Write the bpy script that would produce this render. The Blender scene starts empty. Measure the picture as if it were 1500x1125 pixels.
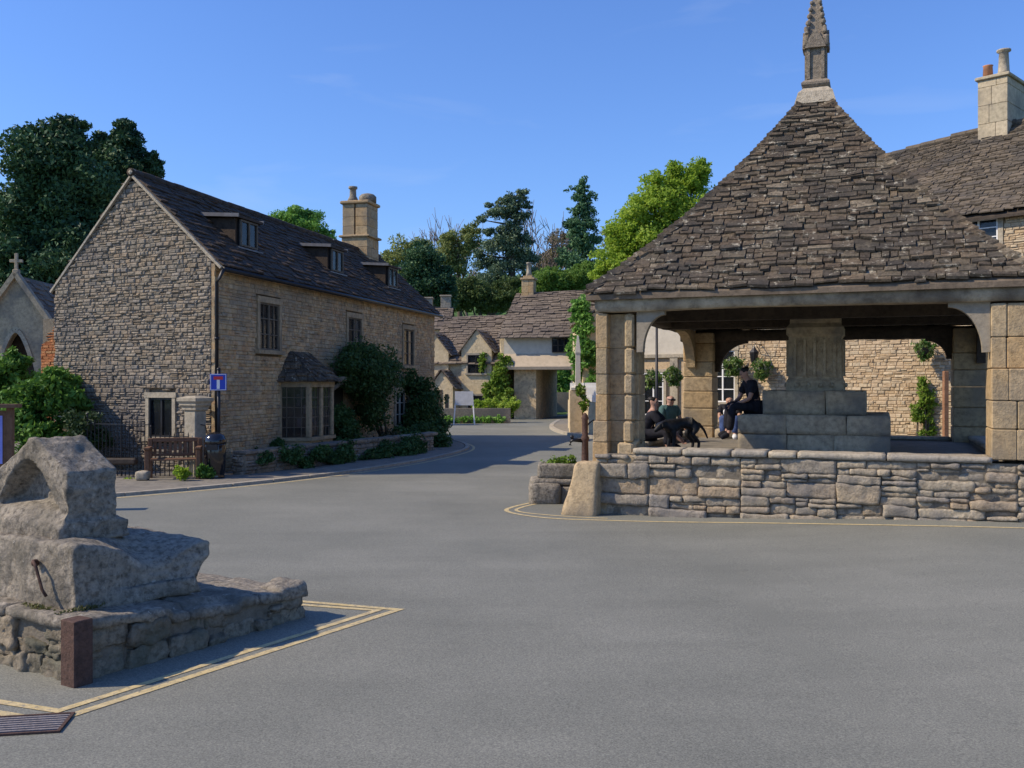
import bpy, bmesh, math, random
import numpy as np
from mathutils import Vector, Matrix, noise
R = math.radians
sc = bpy.context.scene
col = sc.collection
# ------------------------------------------------------------------ camera, sky, sun, exposure
F = 1400.0          # focal length in pixels of the 1500 px wide photograph
EYE = 2.1
cd = bpy.data.cameras.new('camera'); cam = bpy.data.objects.new('camera', cd); col.objects.link(cam)
cam.location = (0, 0, EYE); cam.rotation_euler = (R(90), 0, 0)
cd.sensor_width = 36; cd.lens = 36 * F / 1500; cd.clip_end = 3000
sc.camera = cam
SUN_EL, SUN_AZ = 41.0, 8.0      # shadows fall towards +x, a little away from the camera
w = bpy.data.worlds.new('World'); sc.world = w; w.use_nodes = True
wn, wl = w.node_tree.nodes, w.node_tree.links
bg = wn['Background']
sky = wn.new('ShaderNodeTexSky'); sky.sky_type = 'NISHITA'; sky.sun_disc = False
sky.sun_elevation = R(SUN_EL); sky.sun_rotation = R(270 - SUN_AZ)
sky.air_density = 1.25; sky.dust_density = 0.3; sky.ozone_density = 5.0; sky.altitude = 0
# faint cirrus high in the air, fixed in the sky
tc = wn.new('ShaderNodeTexCoord'); mp = wn.new('ShaderNodeMapping'); mp.inputs['Scale'].default_value = (3.0, 3.0, 14.0)
mp.inputs['Rotation'].default_value = (0, R(12), 0)
nz = wn.new('ShaderNodeTexNoise'); nz.inputs['Scale'].default_value = 1.6; nz.inputs['Detail'].default_value = 7; nz.inputs['Distortion'].default_value = .6
cr = wn.new('ShaderNodeValToRGB'); cr.color_ramp.elements[0].position = .6; cr.color_ramp.elements[1].position = .95
cr.color_ramp.elements[0].color = (0, 0, 0, 1); cr.color_ramp.elements[1].color = (.22, .22, .22, 1)
mx = wn.new('ShaderNodeMixRGB'); mx.inputs['Color2'].default_value = (6, 6.6, 7.6, 1)
wl.new(tc.outputs['Generated'], mp.inputs['Vector']); wl.new(mp.outputs[0], nz.inputs['Vector']); wl.new(nz.outputs['Fac'], cr.inputs[0])
tint = wn.new('ShaderNodeMixRGB'); tint.blend_type = 'MULTIPLY'; tint.inputs[0].default_value = 1; tint.inputs['Color2'].default_value = (.82, 1.03, 1.5, 1)
wl.new(sky.outputs[0], tint.inputs['Color1'])
wl.new(cr.outputs[0], mx.inputs['Fac']); wl.new(tint.outputs[0], mx.inputs['Color1']); wl.new(mx.outputs[0], bg.inputs['Color'])
bg.inputs['Strength'].default_value = 0.125
sd = bpy.data.lights.new('sun', 'SUN'); sd.energy = 5.0; sd.angle = R(.5); sd.color = (1, .86, .66)
so = bpy.data.objects.new('sun', sd); col.objects.link(so)
sdir = Vector((math.cos(R(SUN_AZ)) * math.cos(R(SUN_EL)), math.sin(R(SUN_AZ)) * math.cos(R(SUN_EL)), -math.sin(R(SUN_EL))))
so.rotation_euler = sdir.to_track_quat('-Z', 'Y').to_euler()
so.location = (-30, -10, 40)
vs = sc.view_settings; vs.view_transform = 'Standard'; vs.look = 'None'; vs.exposure = 0.0; vs.gamma = 1
sc.cycles.max_bounces = 6; sc.cycles.transparent_max_bounces = 6

# ------------------------------------------------------------------ helpers
def X(px, d): return (px - 750) * d / F
def Z(py, d): return EYE - (py - 562.5) * d / F
def G(px, py):
    d = EYE * F / (py - 562.5); return Vector((X(px, d), d, 0))
def H(x):
    s = min(1, max(0, (x - 1.5) / 6)); return .18 * s * s * (3 - 2 * s)
def V(*a): return Vector(a)
rnd = random.Random(7)
def U(a, b): return rnd.uniform(a, b)

def tag(o, label=None, cat=None, group=None, kind=None):
    if label: o['label'] = label
    if cat: o['category'] = cat
    if group: o['group'] = group
    if kind: o['kind'] = kind
    return o
def empty(name, loc, rz=0, label=None, cat=None, group=None):
    o = bpy.data.objects.new(name, None); col.objects.link(o)
    o.location = loc; o.rotation_euler = (0, 0, rz); o.empty_display_size = .2
    return tag(o, label, cat, group)
def copy_tree(o, parent=None):
    c = o.copy(); col.objects.link(c); c.parent = parent
    for ch in [k for k in bpy.data.objects if k.parent == o]: copy_tree(ch, c)
    return c

class MB:
    def __init__(s): s.v = []; s.f = []; s.m = []; s.mi = 0
    def add(s, vs, fs):
        o = len(s.v); s.v += [tuple(p) for p in vs]
        for f in fs: s.f.append([i + o for i in f]); s.m.append(s.mi)
        return s
    def hexa(s, p):     # p: 4 bottom (ccw), 4 top
        return s.add(p, [(3, 2, 1, 0), (4, 5, 6, 7), (0, 1, 5, 4), (1, 2, 6, 5), (2, 3, 7, 6), (3, 0, 4, 7)])
    def bx(s, x0, x1, y0, y1, z0, z1):
        return s.hexa([(x0, y0, z0), (x1, y0, z0), (x1, y1, z0), (x0, y1, z0), (x0, y0, z1), (x1, y0, z1), (x1, y1, z1), (x0, y1, z1)])
    def cham(s, x0, x1, y0, y1, z0, z1, c=.02, j=0.0):      # box with chamfered edges
        q = lambda: U(-j, j)
        x0 += q(); x1 += q(); y0 += q(); y1 += q()
        r = []
        for z, k in ((z0, c), (z0 + c, 0), (z1 - c, 0), (z1, c)):
            a, b, e, g = x0 + k, x1 - k, y0 + k, y1 - k
            r += [(a + c, e, z), (b - c, e, z), (b, e + c, z), (b, g - c, z), (b - c, g, z), (a + c, g, z), (a, g - c, z), (a, e + c, z)]
        fs = [tuple(range(7, -1, -1)), tuple(range(24, 32))]
        for l in range(3):
            for i in range(8):
                j2 = (i + 1) % 8; fs.append((l * 8 + i, l * 8 + j2, l * 8 + 8 + j2, l * 8 + 8 + i))
        return s.add(r, fs)
    def beam(s, a, b, wd, ht, up=(0, 0, 1)):    # bar of rectangular section from a to b
        a, b = Vector(a), Vector(b); t = (b - a).normalized(); u = Vector(up)
        r = t.cross(u)
        if r.length < 1e-4: r = t.cross(Vector((1, 0, 0)))
        r.normalize(); u = r.cross(t); r = r * wd / 2; u = u * ht / 2
        return s.hexa([a - r - u, a + r - u, b + r - u, b - r - u, a - r + u, a + r + u, b + r + u, b - r + u])
    def prism(s, poly, off):
        n = len(poly); off = Vector(off)
        vs = [Vector(p) for p in poly] + [Vector(p) + off for p in poly]
        return s.add(vs, [tuple(range(n - 1, -1, -1)), tuple(range(n, 2 * n))] + [(i, (i + 1) % n, n + (i + 1) % n, n + i) for i in range(n)])
    def tube(s, pts, rad, n=8):
        pts = [Vector(p) for p in pts]; k = len(pts)
        if not hasattr(rad, '__len__'): rad = [rad] * k
        vs = []
        for i, p in enumerate(pts):
            t = (pts[min(i + 1, k - 1)] - pts[max(i - 1, 0)]).normalized()
            a = t.cross(Vector((0, 0, 1)) if abs(t.z) < .9 else Vector((1, 0, 0))).normalized(); b = t.cross(a)
            vs += [p + (a * math.cos(2 * math.pi * j / n) + b * math.sin(2 * math.pi * j / n)) * rad[i] for j in range(n)]
        fs = [tuple(range(n)), tuple(range((k - 1) * n + n - 1, (k - 1) * n - 1, -1))]
        for i in range(k - 1):
            for j in range(n):
                j2 = (j + 1) % n; fs.append((i * n + j2, i * n + j, i * n + n + j, i * n + n + j2))
        return s.add(vs, fs)
    def lathe(s, prof, c=(0, 0, 0), n=18, sq=False, rot=0):
        if sq: n = 4; rot = math.pi / 4
        vs = []
        for r, z in prof:
            rr = r * (2 ** .5 if sq else 1)
            vs += [(c[0] + rr * math.cos(rot + 2 * math.pi * j / n), c[1] + rr * math.sin(rot + 2 * math.pi * j / n), c[2] + z) for j in range(n)]
        k = len(prof); fs = [tuple(range(n - 1, -1, -1)), tuple(range((k - 1) * n, k * n))]
        for i in range(k - 1):
            for j in range(n):
                j2 = (j + 1) % n; fs.append((i * n + j, i * n + j2, i * n + n + j2, i * n + n + j))
        return s.add(vs, fs)
    def ball(s, c, r, n=10, m=6, sc3=(1, 1, 1)):
        vs = []
        for i in range(m + 1):
            th = math.pi * i / m
            for j in range(n):
                ph = 2 * math.pi * j / n
                vs.append((c[0] + r * sc3[0] * math.sin(th) * math.cos(ph), c[1] + r * sc3[1] * math.sin(th) * math.sin(ph), c[2] - r * sc3[2] * math.cos(th)))
        return s.add(vs, [(i * n + j, i * n + (j + 1) % n, i * n + n + (j + 1) % n, i * n + n + j) for i in range(m) for j in range(n)])
    def rock(s, x0, x1, y0, y1, z0, z1, res=.12, amp=.02, scl=3.0, rad=.05, seed=0, fn=None, fine=0.35):
        lo, hi = Vector((x0, y0, z0)), Vector((x1, y1, z1)); d = hi - lo
        n = [max(2, int(math.ceil(d[i] / res))) for i in range(3)]
        rad = min(rad, min(d) * .45); idx = {}; vs = []; fs = []
        so_ = Vector((seed * 13.7, seed * 7.1, seed * 3.3))
        def vert(i, j, k):
            key = (i, j, k)
            if key in idx: return idx[key]
            p = Vector((lo.x + d.x * i / n[0], lo.y + d.y * j / n[1], lo.z + d.z * k / n[2]))
            q = Vector([min(max(p[a], lo[a] + rad), hi[a] - rad) for a in range(3)])
            nn = (p - q).normalized() if (p - q).length > 1e-6 else Vector((0, 0, 1))
            p2 = q + nn * rad
            nzv = noise.noise((p2 + so_) * scl) + fine * noise.noise((p2 + so_) * scl * 3.1) + .18 * noise.noise((p2 + so_) * scl * 8.3)
            p2 = p2 + nn * (amp * nzv)
            if fn: p2 = Vector(fn(p2.x, p2.y, p2.z, nn))
            idx[key] = len(vs); vs.append(p2); return idx[key]
        for a in range(3):
            b, c = (a + 1) % 3, (a + 2) % 3
            for side in (0, n[a]):
                for i in range(n[b]):
                    for j in range(n[c]):
                        q = []
                        for (u, v2) in ((i, j), (i + 1, j), (i + 1, j + 1), (i, j + 1)):
                            k = [0, 0, 0]; k[a] = side; k[b] = u; k[c] = v2; q.append(vert(*k))
                        if side == 0: q.reverse()
                        fs.append(tuple(q))
        return s.add(vs, fs)
    def build(s, name, mats, parent=None, smooth=False, loc=None):
        me = bpy.data.meshes.new(name); me.from_pydata(s.v, [], s.f)
        for m in (mats if isinstance(mats, (list, tuple)) else [mats]): me.materials.append(m)
        if any(s.m): me.polygons.foreach_set('material_index', s.m)
        if smooth: me.polygons.foreach_set('use_smooth', [True] * len(s.f))
        me.update()
        o = bpy.data.objects.new(name, me); col.objects.link(o)
        if parent: o.parent = parent
        if loc: o.location = loc
        return o

# ------------------------------------------------------------------ materials
def newmat(name):
    m = bpy.data.materials.new(name); m.use_nodes = True
    return m, m.node_tree.nodes, m.node_tree.links, m.node_tree.nodes['Principled BSDF']
def ramp(n, cols, pos=None):
    r = n.new('ShaderNodeValToRGB'); e = r.color_ramp.elements
    k = len(cols)
    while len(e) < k: e.new(.5)
    for i, c in enumerate(cols):
        e[i].position = pos[i] if pos else i / (k - 1); e[i].color = (*c, 1)
    return r
def stone(name, cols, var='island', nscale=2.5, mott=.5, bump=.4, bscale=30, rough=.9, spots=None, spot_scale=9, spot_lo=.62, stain=None, stain_scale=1.2):
    """stone-like surface: ramp picked per piece (island) or by noise, mottling, lichen spots, broad stains, bump"""
    m, n, l, b = newmat(name); b.inputs['Roughness'].default_value = rough; b.inputs['Specular IOR Level'].default_value = .25
    tc = n.new('ShaderNodeTexCoord')
    n1 = n.new('ShaderNodeTexNoise'); n1.inputs['Scale'].default_value = nscale; n1.inputs['Detail'].default_value = 8; n1.inputs['Roughness'].default_value = .65
    l.new(tc.outputs['Object'], n1.inputs['Vector'])
    rp = ramp(n, cols)
    if var == 'island':
        g = n.new('ShaderNodeNewGeometry'); l.new(g.outputs['Random Per Island'], rp.inputs[0])
    else:
        mr = n.new('ShaderNodeMapRange'); mr.inputs[1].default_value = .3; mr.inputs[2].default_value = .7
        l.new(n1.outputs['Fac'], mr.inputs[0]); l.new(mr.outputs[0], rp.inputs[0])
    n2 = n.new('ShaderNodeTexNoise'); n2.inputs['Scale'].default_value = nscale * 4.7; n2.inputs['Detail'].default_value = 9; n2.inputs['Roughness'].default_value = .7
    l.new(tc.outputs['Object'], n2.inputs['Vector'])
    r2 = ramp(n, [(1 - mott,) * 3, (1, 1, 1), (1 + mott * .5,) * 3], [.3, .52, .75]); l.new(n2.outputs['Fac'], r2.inputs[0])
    mu = n.new('ShaderNodeMixRGB'); mu.blend_type = 'MULTIPLY'; mu.inputs[0].default_value = 1
    l.new(rp.outputs[0], mu.inputs[1]); l.new(r2.outputs[0], mu.inputs[2]); out = mu.outputs[0]
    if stain:
        n4 = n.new('ShaderNodeTexNoise'); n4.inputs['Scale'].default_value = stain_scale; n4.inputs['Detail'].default_value = 5
        l.new(tc.outputs['Object'], n4.inputs['Vector'])
        r4 = ramp(n, [(0, 0, 0), (.75, .75, .75)], [.48, .66]); l.new(n4.outputs['Fac'], r4.inputs[0])
        m4 = n.new('ShaderNodeMixRGB'); l.new(r4.outputs[0], m4.inputs[0]); l.new(out, m4.inputs[1]); m4.inputs[2].default_value = (*stain, 1); out = m4.outputs[0]
    if spots:
        n3 = n.new('ShaderNodeTexNoise'); n3.inputs['Scale'].default_value = spot_scale; n3.inputs['Detail'].default_value = 6; n3.inputs['Roughness'].default_value = .75
        l.new(tc.outputs['Object'], n3.inputs['Vector'])
        r3 = ramp(n, [(0, 0, 0), (.8, .8, .8)], [spot_lo, spot_lo + .07]); l.new(n3.outputs['Fac'], r3.inputs[0])
        m3 = n.new('ShaderNodeMixRGB'); l.new(r3.outputs[0], m3.inputs[0]); l.new(out, m3.inputs[1]); m3.inputs[2].default_value = (*spots, 1); out = m3.outputs[0]
    l.new(out, b.inputs['Base Color'])
    nb = n.new('ShaderNodeTexNoise'); nb.inputs['Scale'].default_value = bscale; nb.inputs['Detail'].default_value = 10; nb.inputs['Roughness'].default_value = .7
    l.new(tc.outputs['Object'], nb.inputs['Vector'])
    bp = n.new('ShaderNodeBump'); bp.inputs['Strength'].default_value = bump; bp.inputs['Distance'].default_value = .03 if bscale > 15 else .055
    l.new(nb.outputs['Fac'], bp.inputs['Height']); l.new(bp.outputs[0], b.inputs['Normal'])
    return m
def plain(name, c, rough=.6, metal=0, spec=.4, var=.15, nscale=6, bump=0.0):
    m, n, l, b = newmat(name); b.inputs['Roughness'].default_value = rough; b.inputs['Metallic'].default_value = metal; b.inputs['Specular IOR Level'].default_value = spec
    tc = n.new('ShaderNodeTexCoord'); t = n.new('ShaderNodeTexNoise'); t.inputs['Scale'].default_value = nscale; t.inputs['Detail'].default_value = 6
    l.new(tc.outputs['Object'], t.inputs['Vector'])
    r = ramp(n, [tuple(x * (1 - var) for x in c), tuple(min(1, x * (1 + var)) for x in c)], [.35, .65]); l.new(t.outputs['Fac'], r.inputs[0]); l.new(r.outputs[0], b.inputs['Base Color'])
    if bump:
        bp = n.new('ShaderNodeBump'); bp.inputs['Strength'].default_value = bump; bp.inputs['Distance'].default_value = .02; l.new(t.outputs['Fac'], bp.inputs['Height']); l.new(bp.outputs[0], b.inputs['Normal'])
    return m
def leaf(name, cols, trans=.25, nscale=.5):
    m, n, l, b = newmat(name); b.inputs['Roughness'].default_value = .6; b.inputs['Specular IOR Level'].default_value = .25
    g = n.new('ShaderNodeNewGeometry'); tc = n.new('ShaderNodeTexCoord'); t = n.new('ShaderNodeTexNoise'); t.inputs['Scale'].default_value = nscale; t.inputs['Detail'].default_value = 3
    l.new(tc.outputs['Object'], t.inputs['Vector'])
    ma = n.new('ShaderNodeMath'); ma.operation = 'MULTIPLY_ADD'; ma.inputs[1].default_value = .45; l.new(g.outputs['Random Per Island'], ma.inputs[0])
    m2 = n.new('ShaderNodeMath'); m2.operation = 'MULTIPLY_ADD'; m2.inputs[1].default_value = 1.5; m2.inputs[2].default_value = -.48; l.new(t.outputs['Fac'], m2.inputs[0]); l.new(m2.outputs[0], ma.inputs[2])
    r = ramp(n, cols); l.new(ma.outputs[0], r.inputs[0]); l.new(r.outputs[0], b.inputs['Base Color'])
    tr = n.new('ShaderNodeBsdfTranslucent'); l.new(r.outputs[0], tr.inputs['Color'])
    mix = n.new('ShaderNodeMixShader'); mix.inputs[0].default_value = trans
    l.new(b.outputs[0], mix.inputs[1]); l.new(tr.outputs[0], mix.inputs[2]); l.new(mix.outputs[0], n['Material Output'].inputs['Surface'])
    return m

M = {}
M['asphalt'] = None
def asphalt():
    m, n, l, b = newmat('asphalt'); b.inputs['Roughness'].default_value = .82; b.inputs['Specular IOR Level'].default_value = .35
    tc = n.new('ShaderNodeTexCoord')
    def nt(s, d=6, r=.6, vec=None):
        t = n.new('ShaderNodeTexNoise'); t.inputs['Scale'].default_value = s; t.inputs['Detail'].default_value = d; t.inputs['Roughness'].default_value = r
        l.new(vec or tc.outputs['Object'], t.inputs['Vector']); return t
    a = nt(.35, 5); r1 = ramp(n, [(.152, .153, .126), (.184, .183, .151), (.22, .217, .18)], [.3, .5, .72]); l.new(a.outputs['Fac'], r1.inputs[0])
    mp = n.new('ShaderNodeMapping'); mp.inputs['Rotation'].default_value = (0, 0, R(-28)); mp.inputs['Scale'].default_value = (.25, 2.2, 1); l.new(tc.outputs['Object'], mp.inputs['Vector'])
    s = nt(.9, 6, .6, mp.outputs[0]); r2 = ramp(n, [(.93, .93, .93), (1, 1, 1), (1.04, 1.04, 1.04)], [.32, .5, .7]); l.new(s.outputs['Fac'], r2.inputs[0])
    g = nt(75, 5, .85); r3 = ramp(n, [(.35, .35, .36), (1, 1, 1), (1.9, 1.86, 1.78)], [.3, .5, .72]); l.new(g.outputs['Fac'], r3.inputs[0])
    m1 = n.new('ShaderNodeMixRGB'); m1.blend_type = 'MULTIPLY'; m1.inputs[0].default_value = 1; l.new(r1.outputs[0], m1.inputs[1]); l.new(r2.outputs[0], m1.inputs[2])
    m2 = n.new('ShaderNodeMixRGB'); m2.blend_type = 'MULTIPLY'; m2.inputs[0].default_value = 1; l.new(m1.outputs[0], m2.inputs[1]); l.new(r3.outputs[0], m2.inputs[2])
    k = nt(1.7, 9, .75); r5 = ramp(n, [(0, 0, 0), (.55, .55, .55)], [.66, .74]); l.new(k.outputs['Fac'], r5.inputs[0])
    m3 = n.new('ShaderNodeMixRGB'); l.new(r5.outputs[0], m3.inputs[0]); l.new(m2.outputs[0], m3.inputs[1]); m3.inputs[2].default_value = (.1, .1, .102, 1)
    l.new(m3.outputs[0], b.inputs['Base Color'])
    bp = n.new('ShaderNodeBump'); bp.inputs['Strength'].default_value = .35; bp.inputs['Distance'].default_value = .01; l.new(g.outputs['Fac'], bp.inputs['Height']); l.new(bp.outputs[0], b.inputs['Normal'])
    return m
M['asphalt'] = asphalt()
M['yellow'] = stone('worn yellow paint', [(.52, .4, .18), (.58, .46, .24), (.46, .37, .2)], 'noise', 4, .35, .3, 90, .8, spots=(.2, .19, .175), spot_scale=20, spot_lo=.55)
M['paving'] = stone('worn paving', [(.185, .17, .14), (.23, .205, .165), (.155, .145, .125)], 'noise', 1.2, .35, .4, 60)
M['kerb'] = stone('kerb stone', [(.36, .32, .25), (.42, .37, .29), (.3, .28, .24)], 'island', 2, .35, .4, 40)
M['grass'] = plain('rough grass', (.07, .13, .03), .9, 0, .2, .5, 1.5, .5)
M['soil'] = plain('dark soil', (.06, .045, .03), .95, 0, .2, .4, 5, .6)
M['mortar'] = stone('old lime mortar', [(.16, .135, .1), (.22, .19, .145)], 'noise', 3, .4, .6, 40)
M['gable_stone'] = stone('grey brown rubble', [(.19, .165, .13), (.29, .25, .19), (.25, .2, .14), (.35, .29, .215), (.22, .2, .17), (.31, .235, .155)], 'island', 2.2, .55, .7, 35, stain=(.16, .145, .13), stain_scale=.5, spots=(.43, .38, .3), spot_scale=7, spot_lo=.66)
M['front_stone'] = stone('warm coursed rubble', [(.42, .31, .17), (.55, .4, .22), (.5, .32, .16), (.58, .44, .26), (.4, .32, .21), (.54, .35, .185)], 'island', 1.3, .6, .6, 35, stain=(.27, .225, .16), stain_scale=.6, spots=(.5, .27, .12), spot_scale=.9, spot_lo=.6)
M['dressed'] = stone('dressed limestone', [(.36, .31, .225), (.43, .37, .27), (.31, .275, .21)], 'noise', 2.5, .4, .5, 40, stain=(.22, .2, .165), stain_scale=1.8)
M['wall_stone'] = stone('grey limestone rubble', [(.34, .285, .21), (.43, .355, .25), (.29, .25, .195), (.48, .4, .28), (.38, .29, .19), (.31, .275, .23)], 'island', 3.2, .6, .9, 32, spots=(.52, .47, .38), spot_scale=8, spot_lo=.63, stain=(.2, .185, .165), stain_scale=2.6)
M['coping'] = stone('pale coping stone', [(.4, .35, .27), (.48, .41, .3), (.36, .32, .26)], 'island', 3, .5, .7, 35, stain=(.26, .235, .2), stain_scale=2)
M['dressed_warm'] = stone('warm dressed stone', [(.36, .28, .17), (.43, .33, .2), (.31, .245, .16)], 'noise', 2.5, .45, .5, 40, stain=(.22, .18, .12), stain_scale=1.8)
M['pillar'] = stone('tan ashlar', [(.44, .31, .165), (.48, .36, .21), (.38, .29, .17), (.5, .33, .16), (.4, .32, .21)], 'island', 2.2, .5, .7, 30, stain=(.25, .205, .145), stain_scale=1.5, spots=(.52, .42, .28), spot_scale=5, spot_lo=.65)
M['inner_stone'] = stone('smooth grey stone', [(.36, .285, .185), (.48, .385, .255), (.4, .315, .2)], 'noise', 2.2, .45, .6, 30, stain=(.17, .16, .14), stain_scale=1.6)
M['block_stone'] = stone('weathered lichened stone', [(.15, .132, .102), (.33, .285, .22), (.24, .21, .165), (.46, .395, .305)], 'noise', 4.6, .75, .8, 14, spots=(.52, .48, .4), spot_scale=14, spot_lo=.62, stain=(.14, .125, .095), stain_scale=2.2)
M['block_rubble'] = stone('mossy dark rubble', [(.19, .16, .115), (.3, .25, .18), (.24, .205, .15), (.35, .285, .2)], 'island', 4, .65, 1.0, 28, spots=(.42, .38, .28), spot_scale=11, spot_lo=.64, stain=(.12, .12, .085), stain_scale=3)
M['slate'] = stone('stone roof slates', [(0.0616, 0.0483, 0.0355), (0.144, 0.11, 0.0731), (0.0873, 0.0735, 0.0563), (0.185, 0.137, 0.0856), (0.0616, 0.0525, 0.0418), (0.133, 0.103, 0.071), (0.112, 0.0819, 0.0543), (0.153, 0.124, 0.0835), (0.0821, 0.0693, 0.0522), (0.246, 0.199, 0.136)], 'island', 3.2, .75, 1.0, 26, spots=(.5, .45, .34), spot_scale=7, spot_lo=.575, stain=(.05, .044, .036), stain_scale=2.2)
M['slate2'] = stone('inn roof slates', [(.1, .082, .06), (.165, .13, .09), (.12, .1, .075), (.2, .158, .11), (.105, .088, .07)], 'island', 2, .5, .8, 25, spots=(.3, .28, .23), spot_scale=4, spot_lo=.67, stain=(.075, .068, .06), stain_scale=.9)
M['lodge_slate'] = stone('brown stone tiles', [(.14, .11, .085), (.2, .16, .12), (.165, .13, .1), (.23, .185, .14)], 'island', 1, .4, .7, 12, stain=(.11, .09, .075), stain_scale=.5)
M['tile'] = stone('dark brown tiles', [(.055, .038, .026), (.08, .054, .036), (.064, .047, .034), (.095, .064, .042)], 'island', 1.4, .45, .5, 20, .85, stain=(.045, .037, .03), stain_scale=.6)
M['lodge_wall'] = stone('cream lodge stone', [(.54, .42, .25), (.6, .48, .3), (.48, .38, .24)], 'noise', 1.1, .3, .6, 8)
M['render'] = stone('off white render', [(.52, .47, .38), (.58, .53, .43)], 'noise', .8, .15, .2, 12)
M['inn_stone'] = stone('honey rubble', [(.42, .31, .19), (.52, .4, .26), (.47, .34, .2), (.56, .45, .3), (.38, .3, .2)], 'island', 2, .4, .6, 30)
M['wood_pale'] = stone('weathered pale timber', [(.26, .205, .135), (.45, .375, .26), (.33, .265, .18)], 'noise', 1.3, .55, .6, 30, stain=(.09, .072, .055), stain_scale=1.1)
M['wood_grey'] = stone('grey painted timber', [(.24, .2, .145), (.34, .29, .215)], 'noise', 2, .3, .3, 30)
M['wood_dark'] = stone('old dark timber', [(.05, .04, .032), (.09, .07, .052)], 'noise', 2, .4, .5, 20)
M['wood_dark2'] = stone('brown window timber', [(.12, .1, .075), (.18, .15, .11)], 'noise', 2, .4, .4, 20)
M['wood_bench'] = stone('bench timber', [(.12, .062, .035), (.19, .1, .055), (.09, .05, .032)], 'island', 3, .4, .3, 30, .7)
M['rust'] = stone('rusted iron', [(.06, .038, .03), (.105, .06, .045), (.08, .052, .043)], 'noise', 7, .5, .5, 40, .85)
M['iron'] = plain('black iron', (.018, .018, .02), .45, .3, .5, .3)
M['gloss_black'] = plain('glossy black metal', (.012, .012, .014), .12, 0, .7, .2)
M['lead'] = plain('lead flashing', (.14, .14, .145), .5, .1, .4, .2)
M['white'] = plain('white paint', (.74, .73, .7), .5, 0, .4, .06)
M['cream'] = plain('cream paint', (.62, .57, .46), .55, 0, .4, .08)
M['dark_in'] = plain('dark room', (.015, .015, .016), .9)
M['door'] = plain('dark door paint', (.035, .04, .035), .5)
M['terracotta'] = plain('terracotta', (.42, .2, .11), .8, 0, .3, .2)
M['sign_blue'] = plain('sign blue', (.012, .045, .42), .35, 0, .5, .03)
M['sign_red'] = plain('sign red', (.55, .02, .02), .35, 0, .5, .03)
M['poster'] = stone('poster print', [(.2, .22, .55), (.27, .28, .66), (.34, .34, .72)], 'noise', 3, .15, .05, 20, .5)
M['brick'] = stone('orange brick', [(.38, .13, .05), (.5, .2, .08), (.42, .24, .11)], 'island', 3, .4, .6, 30)
M['skin'] = plain('skin', (.44, .25, .18), .55, 0, .35, .08)
M['cloth_dark'] = plain('dark cloth', (.018, .018, .024), .9, 0, .2, .25, 12)
M['cloth_navy'] = plain('navy cloth', (.02, .025, .06), .9, 0, .2, .25, 12)
M['cloth_teal'] = plain('teal cloth', (.07, .13, .125), .9, 0, .2, .2, 12)
M['cloth_jean'] = plain('denim', (.05, .08, .19), .9, 0, .2, .3, 14)
M['cloth_white'] = plain('white cloth', (.7, .7, .72), .9, 0, .2, .1, 12)
M['cloth_red'] = plain('red print', (.4, .12, .12), .9, 0, .2, .2, 12)
M['hair'] = plain('dark hair', (.015, .012, .01), .6, 0, .3, .3, 30)
M['fur'] = plain('black dog fur', (.01, .01, .011), .55, 0, .3, .4, 25, .4)
M['bark'] = stone('bark', [(.09, .07, .05), (.14, .115, .085)], 'noise', 3, .5, .8, 14)
M['twig'] = stone('grey twigs', [(.16, .13, .11), (.22, .18, .15)], 'noise', 2, .3, .2, 10)
M['yew'] = leaf('yew foliage', [(0.0139, 0.037, 0.0209), (0.0324, 0.0787, 0.037), (0.0695, 0.143, 0.0555), (0.116, 0.197, 0.0741)], .12)
M['conifer'] = leaf('conifer foliage', [(0.0506, 0.11, 0.0592), (0.101, 0.204, 0.0929), (0.178, 0.304, 0.127)], .12)
M['cedar'] = leaf('cedar foliage', [(0.055, 0.0929, 0.0592), (0.118, 0.178, 0.101), (0.233, 0.295, 0.169)], .12)
M['spring'] = leaf('spring foliage', [(.2, .31, .03), (.32, .46, .05), (.44, .56, .1)], .5)
M['mid'] = leaf('mid green foliage', [(0.0791, 0.199, 0.0396), (0.159, 0.329, 0.0581), (0.265, 0.475, 0.0923)], .3)
M['pale'] = leaf('pale budding foliage', [(0.166, 0.196, 0.0674), (0.24, 0.284, 0.09), (0.3, 0.33, 0.134)], .35)
M['mid2'] = leaf('evergreen', [(.03, .065, .02), (.055, .11, .03), (.09, .15, .045)], .2, 1.2)
M['shrub'] = leaf('dark clipped shrub', [(0.0306, 0.0714, 0.0221), (0.0561, 0.119, 0.034), (0.0935, 0.17, 0.0476)], .2, 1.5)
M['bush'] = leaf('garden bush', [(0.0403, 0.105, 0.0193), (0.0966, 0.209, 0.0322), (0.193, 0.354, 0.0563)], .3, 1.2)
M['basket'] = leaf('basket plants', [(0.028, 0.084, 0.021), (0.07, 0.154, 0.028), (0.21, 0.28, 0.07), (0.588, 0.504, 0.588)], .3, 4)
M['climber'] = leaf('climbing plant', [(.09, .17, .02), (.17, .28, .035), (.3, .38, .06)], .35, 2)
m, n, l, b = newmat('window glass'); b.inputs['Base Color'].default_value = (.02, .024, .028, 1); b.inputs['Roughness'].default_value = .06; b.inputs['Specular IOR Level'].default_value = .6
tcx = n.new('ShaderNodeTexCoord'); tx = n.new('ShaderNodeTexNoise'); tx.inputs['Scale'].default_value = 3; l.new(tcx.outputs['Object'], tx.inputs['Vector'])
bpx = n.new('ShaderNodeBump'); bpx.inputs['Strength'].default_value = .12; l.new(tx.outputs['Fac'], bpx.inputs['Height']); l.new(bpx.outputs[0], b.inputs['Normal'])
tp = n.new('ShaderNodeBsdfTransparent'); mxs = n.new('ShaderNodeMixShader'); mxs.inputs[0].default_value = .45
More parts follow.
